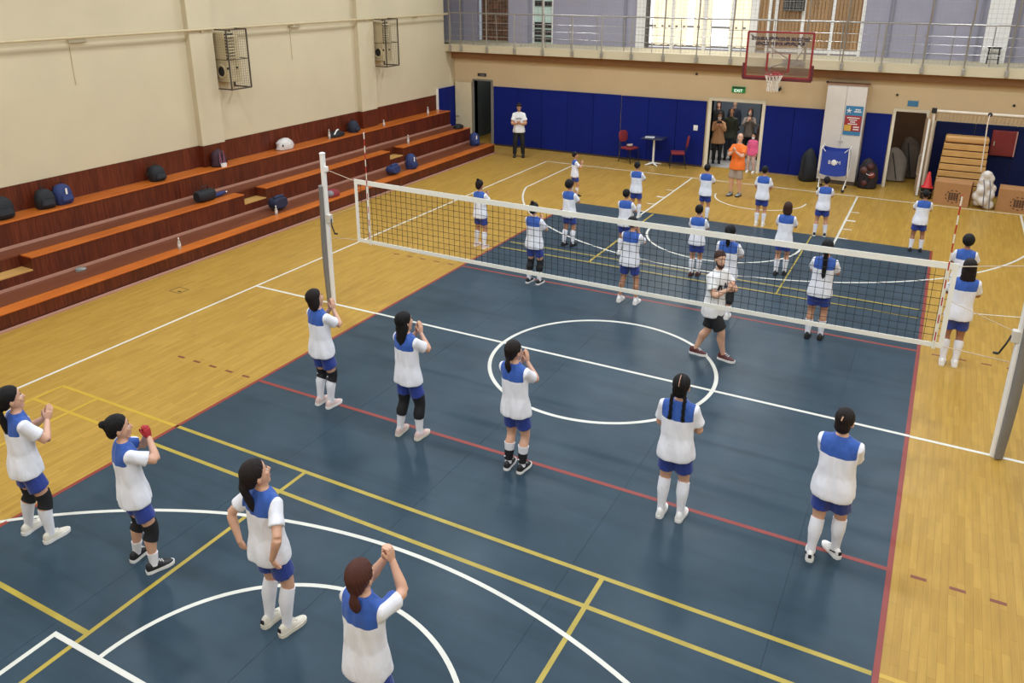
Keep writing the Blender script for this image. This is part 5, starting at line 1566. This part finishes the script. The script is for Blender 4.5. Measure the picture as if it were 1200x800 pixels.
b2 = soft_bag('mesh_ball_bag', 2.52, 14.74, 0.27, 0.22, 0.86, cloth('bagblack2', (34, 24, 26)), 'black mesh bag full of dark balls beside the cabinet', 'ball bag')
for (dx, dz, c_) in ((-0.06, 0.18, (88, 40, 36)), (0.1, 0.42, (126, 52, 42)), (-0.1, 0.55, (96, 60, 52)), (0.05, 0.66, (70, 30, 30))):
    o = MB().ball((dx, -0.14, dz), 0.115, 14, 10).build('ball', mat('ball_%d' % c_[0], srgb(*c_), 0.6, 0.1, 10), b2, smooth=True)
MB().tube([(0.06 + 0.1 * math.cos(a), -0.20 - 0.065 * math.sin(a), 0.46 + 0.02 * math.cos(a * 2)) for a in np.linspace(0, PI, 9)], 0.008, 6).build('ball_seam', M_WHITE, b2)
nb2 = MB()
for k in range(12):
    a = 2 * PI * k / 12
    nb2.tube([(0.28 * math.cos(a), 0.235 * math.sin(a), 0.05), (0.285 * math.cos(a + .3), 0.24 * math.sin(a + .3), 0.4), (0.2 * math.cos(a + .6), 0.17 * math.sin(a + .6), 0.75)], 0.005, 4)
nb2.build('net_cords', M_BLACK, b2)['kind'] = 'stuff'
# store-room heap
for (x, y, w, h, c_, lab) in ((3.15, 16.2, 0.34, 1.0, (150, 140, 128), 'grey-white sack leaning inside the store room'), (3.5, 16.9, 0.36, 1.25, (96, 84, 72), 'brown sack at the back of the store room')):
    s_ = soft_bag('store_sack', x, y, w, 0.3, h, cloth('store%d' % c_[0], c_), lab, 'sack')
    MB().tube([(-0.1, -0.30, 0.9 * h), (-0.02, -0.32, 0.6 * h), (0.1, -0.32, 0.1 * h)], 0.012, 6).build('cord', M_BLACK, s_)
# goal
M_GOAL = mat('goal_white', srgb(214, 200, 178), 0.5, 0.06)
gl_ = thing('small_goal', 'white tube goal frame standing against the navy padding', 'goal', (0, 0, 0))
GYY = 14.55
pst = MB().tube([(4.0, GYY, 0.0), (4.0, GYY, 2.40)], 0.04, 10).build('post', M_GOAL, gl_, smooth=True)
MB().tube([(7.4, GYY, 0.0), (7.4, GYY, 2.40)], 0.04, 10).build('post', M_GOAL, gl_, smooth=True)
MB().tube([(3.97, GYY, 2.42), (7.43, GYY, 2.42)], 0.045, 10).build('crossbar', M_GOAL, gl_, smooth=True)
MB().box(3.92, 4.05, GYY - 0.06, GYY + 0.06, 2.36, 2.50).build('corner_joint', M_BLACK, gl_, bevel=0.01)
MB().ball((5.35, GYY - 0.03, 2.42), 0.06, 10, 8).build('clamp', M_BLACK, gl_)
for x in (4.0, 7.4):
    MB().tube([(x + 0.05, GYY, 2.36), (x + 0.05, 15.05, 2.1), (x + 0.03, 15.08, 0.02)], 0.022, 8).build('back_stay', M_GOAL, gl_, smooth=True)
gn = MB()
for i in range(36): gn.bar((4.0 + i * 0.097, GYY + 0.04, 2.36), (4.0 + i * 0.097, 15.06, 2.12), 0.006)
for j in range(5): gn.bar((4.0, GYY + 0.05 + j * 0.1, 2.36 - j * 0.05), (7.4, GYY + 0.05 + j * 0.1, 2.36 - j * 0.05), 0.006)
gn.build('goal_net', mat('goal_net_twine', srgb(190, 160, 126), 0.8), gl_)['kind'] = 'stuff'
rp = tag(MB().tube([(5.32, 14.35, 2.20), (5.36, 14.33, 1.4), (5.38, 14.32, 0.9)], 0.016, 8).tube([(5.32, 14.35, 2.2), (5.34, 14.47, 2.42)], 0.012, 6).build('hanging_rope', mat('white_rope', srgb(222, 206, 186), 0.8), smooth=True), 'white rope hanging from the goal crossbar before the wooden vaulting box', 'rope')
# vaulting box
vb = thing('vaulting_box', 'stacked wooden vaulting box sections with a padded top', 'vaulting box', (4.92, 14.78, 0))
M_VB = mat_wood('pale_birch', srgb(186, 138, 76), srgb(206, 160, 96), 0.45, (1.5, 6, 6), 0.05)
n = 8
for k in range(n):
    z0 = 0.02 + k * 0.195
    w0 = 0.62 - 0.010 * k
    s_ = MB().box(-w0, w0, -0.2 , 0.2, z0, z0 + 0.165).build('box_section', M_VB, vb, bevel=0.012)
    if k < n: MB().box(-w0 + 0.05, w0 - 0.05, -0.15, 0.15, z0 + 0.165, z0 + 0.195).build('spacer', mat('dark_gap_wood', srgb(72, 28, 22), 0.7), s_)
MB().box(-0.54, 0.54, -0.2, 0.2, 1.58, 1.76).build('padded_top', mat('tan_leather', srgb(196, 148, 88), 0.5, 0.06), vb, bevel=0.05)
# fire-hose cabinet
fh = thing('fire_cabinet', 'dark red fire-hose cabinet on the navy padding', 'fire cabinet', (5.82, WYF - 0.085, 1.24))
MB().box(-0.30, 0.30, -0.10, 0, 0, 0.70).build('case', mat('fire_red', srgb(112, 26, 28), 0.4, 0.05), fh, bevel=0.008)
MB().box(-0.27, 0.27, -0.115, -0.10, 0.03, 0.67).build('door', mat('fire_red', srgb(112, 26, 28)), fh, bevel=0.006)
MB().box(-0.24, -0.21, -0.13, -0.115, 0.28, 0.40).build('latch', M_STEEL, fh); MB().box(0.275, 0.305, -0.105, -0.09, 0, 0.70).build('edge_strip', mat('edge_pink', srgb(176, 130, 120), 0.5), fh)
# cartons
def carton(x, y, w, d, h, rz, label):
    c = thing('cardboard_box', label, 'box', (x, y, 0), rz)
    M_C = mat('brown_cardboard', srgb(168, 120, 74), 0.8, 0.05, 3)
    MB().box(-w, w, -d, d, 0, h).build('carton', M_C, c, bevel=0.006)
    MB().box(-w, w, -0.006, 0.006, h, h + 0.002).build('top_seam', mat('carton_seam', srgb(110, 74, 44), 0.8), c)
    MB().add([(-w, -d, h), (w, -d, h), (w * .98, -d + 0.22, h + 0.05), (-w * .98, -d + 0.22, h + 0.05), (-w, -d, h + .006), (w, -d, h + .006), (w * .98, -d + 0.22, h + 0.056), (-w * .98, -d + 0.22, h + 0.056)], [(0, 3, 2, 1), (4, 5, 6, 7), (0, 1, 5, 4), (1, 2, 6, 5), (2, 3, 7, 6), (3, 0, 4, 7)]).build('top_flap', M_C, c)
    M_CP = mat('carton_print', srgb(74, 48, 34), 0.8)
    e = MB()
    for k in range(22):
        if k % 2: continue
        a0, a1 = 2 * PI * k / 22, 2 * PI * (k + 1) / 22
        e.bar((0.05 + 0.19 * math.cos(a0), -d - 0.002, h * .42 + 0.17 * math.sin(a0)), (0.05 + 0.19 * math.cos(a1), -d - 0.002, h * .42 + 0.17 * math.sin(a1)), 0.025, 0.004, (0, 1, 0))
    e.build('print_ring', M_CP, c)
    for j in range(5):
        ln = MB()
        for k in range(4): ln.box(-0.07 + k * 0.062, -0.07 + k * 0.062 + 0.052, -d - 0.004, -d, h * .42 - 0.10 + j * 0.042, h * .42 - 0.10 + j * 0.042 + 0.034)
        ln.build('line_of_print', M_CP, c)
carton(4.80, 13.98, 0.44, 0.32, 0.62, R(-6), 'brown cardboard box with round print before the vaulting box')
carton(6.34, 13.98, 0.46, 0.32, 0.60, R(-4), 'brown cardboard box with round print under the red fire cabinet')
sk = thing('white_ball_sack', 'bulging white net sack between the two cardboard boxes', 'sack', (5.53, 13.74, 0))
bumps = MB()
rr_ = random.Random(3)
for k in range(16):
    z = 0.12 + 0.055 * k; a = k * 2.4
    r_ = 0.15 if z < 0.6 else 0.08
    bumps.ball((r_ * math.cos(a), r_ * .7 * math.sin(a), z), 0.14 if z < .75 else .12, 12, 8)
bumps.tube([(0, 0, 0.9), (0.0, 0, 1.02)], [0.16, 0.10], 10)
sg_ = harvest([rmesh(bumps, 0.03, 6)])[0]
link('sack', npmesh('sack', [sg_], mat('white_plastic_sack', srgb(214, 204, 194), 0.5, 0.06, 6, 0.5, 16)), None, sk)
for dx in (-0.02, 0.12): MB().tube([(dx - 0.06, -0.25, 0.85), (dx, -0.30, 0.6), (dx + 0.02, -0.29, 0.3), (dx + .05, -0.24, 0.08)], 0.014, 6).build('strap', mat('grey_strap', srgb(120, 116, 122), 0.7), sk)
# cone and broom bucket
cn = thing('traffic_cone', 'red training cone resting on a black bucket by the store-room door', 'cone', (4.14, 14.22, 0.34))
MB().lathe([(0.13, 0), (0.12, 0.02), (0.03, 0.42), (0.015, 0.43)], n=18).build('shell', mat('cone_red', srgb(206, 50, 48), 0.5), cn, smooth=True)
MB().box(-0.15, 0.15, -0.15, 0.15, -0.012, 0.0).build('foot', mat('cone_red', srgb(206, 50, 48)), cn)
bk = thing('black_bucket', 'black bucket under the red cone', 'bucket', (4.14, 14.22, 0))
MB().lathe([(0.14, 0), (0.17, 0.31), (0.18, 0.32), (0.18, 0.325)], n=18).build('pail', M_BLACK, bk, smooth=True)
MB().tube([(-0.18, 0, 0.30), (-0.14, -0.12, 0.2), (0.14, -0.12, 0.2), (0.18, 0, 0.30)], 0.006, 6).build('handle', M_STEEL, bk)

# ------------------------------------------------------------------ bags and bottles on the bleachers
def backpack(p, rz, m, label, w=0.2, d=0.14, h=0.42, m2=None, lie=False, stripe=False):
    t = thing('backpack', label, 'backpack', p, rz)
    b = MB().rings([(0, 0, 0, w * .85, d * .85), (0, 0, .04, w, d), (0, 0, h * .5, w * 1.0, d * 1.02), (0, 0.01, h * .8, w * .86, d * .85), (0, 0.02, h * .95, w * .55, d * .55), (0, 0.02, h, w * .25, d * .3)], 18, 2.8)
    pk = MB().rings([(0, -d, .05, w * .65, .04), (0, -d - .015, h * .25, w * .72, .05), (0, -d + .01, h * .5, w * .6, .04)], 14, 2.6)
    st = MB().tube([(-w * .5, d * .9, h * .9), (-w * .6, d * 1.35, h * .5), (-w * .55, d * .95, h * .1)], 0.014, 6).tube([(w * .5, d * .9, h * .9), (w * .6, d * 1.35, h * .5), (w * .55, d * .95, h * .1)], 0.014, 6)
    hd = MB().tube([(-.04, .03, h * .97), (-.03, .03, h + .05), (.03, .03, h + .05), (.04, .03, h * .97)], 0.009, 6)
    if lie:
        M = Matrix.Translation((0, 0, d)) @ Matrix.Rotation(-PI / 2, 4, 'X')
        M = Matrix.Translation((0, -h / 2, d * 1.4)) @ Matrix.Rotation(-PI / 2, 4, 'X') @ Matrix.Diagonal((1, 1, 1, 1))
        for q in (b, pk, st, hd): q.xf(M)
    b.build('bag_body', m, t, smooth=True); pk.build('pocket', m2 or m, t, smooth=True); st.build('strap', M_BLACK, t); hd.build('handle', M_BLACK, t)
    if stripe:
        MB().box(-0.02, 0.02, -d - 0.004, -d + 0.004, h * .52, h * .82).build('white_stripe', M_WHITE, t)
    return t
BLK, NAVY = cloth('packblack', (24, 25, 28)), cloth('packnavy', (36, 50, 98))
Z1, Z2, Z3 = BZ
XT = -11.93
backpack((XT, -2.18, Z3), R(90), BLK, 'black backpack with a dangling strap on the top seat, beyond the pair', 0.22, 0.15, 0.44)
backpack((XT, -1.28, Z3), R(80), BLK, 'black backpack leaning against a navy one on the top seat', 0.19, 0.14, 0.40)
backpack((XT, -0.88, Z3), R(95), NAVY, 'navy backpack with white stripe on the top bleacher seat', 0.19, 0.13, 0.42, stripe=True)
backpack((XT, 1.48, Z3), R(90), BLK, 'rounded black backpack alone on the top seat against the panelling', 0.19, 0.15, 0.36)
hb = soft_bag('handbag', XT - 0.0, 3.30, 0.2, 0.13, 0.42, cloth('maroonbag', (52, 24, 34)), 'dark maroon handbag with pink handles beside the pilaster', 'handbag', R(90)); hb.location.z = Z3
hb.location.x = -11.86
for dx in (-0.07, 0.05): MB().tube([(dx - .02, -.15, .10), (dx, -.14, .40), (dx + .03, -.15, .10)], 0.012, 6).build('handle', mat('pink_handle', srgb(150, 90, 110), 0.6), hb)
MB().rings([(0, -0.17, 0.0, 0.08, 0.05), (0, -0.17, .09, 0.09, 0.055)], 12).build('white_pouch', M_WHITE, hb, smooth=True)
pb = soft_bag('plastic_bag', XT, 5.75, 0.28, 0.16, 0.30, mat('white_bag_plastic', srgb(206, 198, 190), 0.4, 0.08, 8, 0.6, 14), 'crumpled white plastic bag on the top bleacher seat', 'bag', R(90)); pb.location.z = Z3
MB().ball((-0.2, -0.13, 0.14), (0.025, 0.02, 0.035), 8, 6).build('dark_print', M_BLACK, pb)
M_BTL = mat('clear_bottle_plastic', srgb(196, 190, 178), 0.2, 0.03, alpha=0.75)
def bottle(p, label, h=0.24, r=0.035, grp=None):
    t = thing('water_bottle', label, 'bottle', p, 0, grp)
    MB().lathe([(r * .9, 0), (r, .01), (r, h * .62), (r * .45, h * .82), (r * .4, h * .9)], n=14).build('bottle', M_BTL, t, smooth=True)
    MB().lathe([(r * .48, h * .9), (r * .48, h)], n=12).build('cap', M_WHITE, t)
    MB().lathe([(r * 1.02, h * .25), (r * 1.02, h * .5)], n=14).build('wrapper', mat('bottle_label', srgb(214, 206, 200), 0.6), t, smooth=True)
bottle((-11.86, 7.56, Z3), 'clear water bottle beside a black cap on the top seat', 0.28)
jk = soft_bag('black_jacket', XT, 7.95, 0.3, 0.16, 0.16, BLK, 'crumpled black jacket with a white stripe on the top seat', 'jacket', R(90)); jk.location.z = Z3
MB().tube([(-0.2, -.1, .09), (-0.05, -.08, .2), (0.04, -.06, .21)], 0.022, 8).build('white_sleeve_stripe', M_WHITE, jk, smooth=True)
backpack((XT, 8.80, Z3), R(100), cloth('packdark', (28, 36, 52)), 'dark blue backpack leaning on the panelling near the pilaster', 0.17, 0.14, 0.36)
bottle((-11.80, 12.75, Z3), 'clear bottle near the far end of the top seat', 0.28)
bottle((-11.78, 10.15, Z3 ), 'clear bottle on the top seat before the pilaster nearest the gallery', 0.2)
kb = thing('sports_bag', 'black sports bag lying on the middle tier beside the step', 'bag', (-11.12, 2.10, Z2), R(90))
MB().rings([(0, 0, -.26, .10, .11), (0, 0, -.2, .15, .14), (0, 0, .18, .16, .14), (0, 0, .25, .11, .11)], 16, 2.6, 'y').xf(Matrix.Translation((0, 0, .14)) @ Matrix.Rotation(PI / 2, 4, 'Z')).build('bag_body', BLK, kb, smooth=True)
MB().tube([(-.12, 0, .25), (-.08, -.03, .36), (.08, -.03, .36), (.12, 0, .25)], .012, 6).build('handle', M_BLACK, kb)
um = thing('folded_umbrella', 'folded navy umbrella bundle lying beside the black sports bag', 'umbrella', (-11.12, 2.50, Z2 + 0.06), R(90))
MB().tube([(-.14, 0, 0), (.0, 0, .01), (.22, 0, .02)], [.05, .058, .04], 10).build('canopy', NAVY, um, smooth=True); MB().tube([(.22, 0, .02), (.28, 0, .02)], .015, 8).build('grip', M_WHITE, um)
bottle((-10.95, 10.30, Z2), 'clear bottle standing on the middle tier beside the step', 0.30)
dk = soft_bag('dark_shoe_bag', -11.05, 13.55, 0.22, 0.14, 0.16, BLK, 'flat dark bag at the far end of the middle tier', 'bag', R(90)); dk.location.z = Z2
backpack((-10.30, 13.42, Z1), R(60), NAVY, 'navy backpack with white stripe standing at the far end of the lowest tier', 0.17, 0.14, 0.44, stripe=True)
backpack((-10.12, 9.25, Z1), R(80), NAVY, 'navy backpack with white stripe upright on the lowest tier', 0.17, 0.14, 0.46, stripe=True)
backpack((-10.15, 8.30, Z1), R(90), NAVY, 'navy backpack lying flat on the lowest tier', 0.2, 0.12, 0.36, lie=True)
backpack((-10.40, 3.70, Z1), R(85), cloth('packnavy2', (32, 38, 62)), 'dark navy backpack lying on the lowest tier behind a bottle', 0.22, 0.14, 0.40, lie=True)
bottle((-10.05, 3.30, Z1), 'clear bottle on the lowest tier before the dark navy backpack', 0.24)
bottle((-9.98, 0.28, Z1), 'clear bottle with white label alone on the lowest tier', 0.26)
cr = soft_bag('crumpled_wrapper', -10.62, -1.62, 0.10, 0.06, 0.06, mat('wrapper_grey', srgb(132, 136, 128), 0.4, 0.2, 20), 'small crumpled grey wrapper on the lowest tier', 'wrapper', R(80)); cr.location.z = Z1
rb = soft_bag('red_bag', -10.05, 5.42, 0.22, 0.15, 0.20, cloth('redbag', (132, 40, 46)), 'red and grey bag slumped on the lowest tier behind the net post', 'bag', R(90)); rb.location.z = Z1
MB().ball((-0.14, -0.05, .1), (.12, .10, .09), 12, 8).build('grey_end', cloth('greybag', (130, 126, 130)), rb, smooth=True)
# phone held by the filming woman
tan = [P for P in PEOPLE if 'tan coat' in P['label']][0]
c, yw = tan['root']
wr = (tan['J']['wr', 0] + tan['J']['wr', 1]) / 2
M = Matrix.Translation(c) @ Matrix.Rotation(yw, 4, 'Z')
q = M @ Vector((wr.x, wr.y + 0.05, 0)); z = wr.z * ZS + 0.11
ph = MB().box(-0.08, 0.08, -0.006, 0.006, -0.04, 0.04).build('phone', M_BLACK, loc=(q.x, q.y, z)); ph.rotation_euler.z = yw
tag(ph, 'black phone held up by the woman in the tan coat', 'phone')
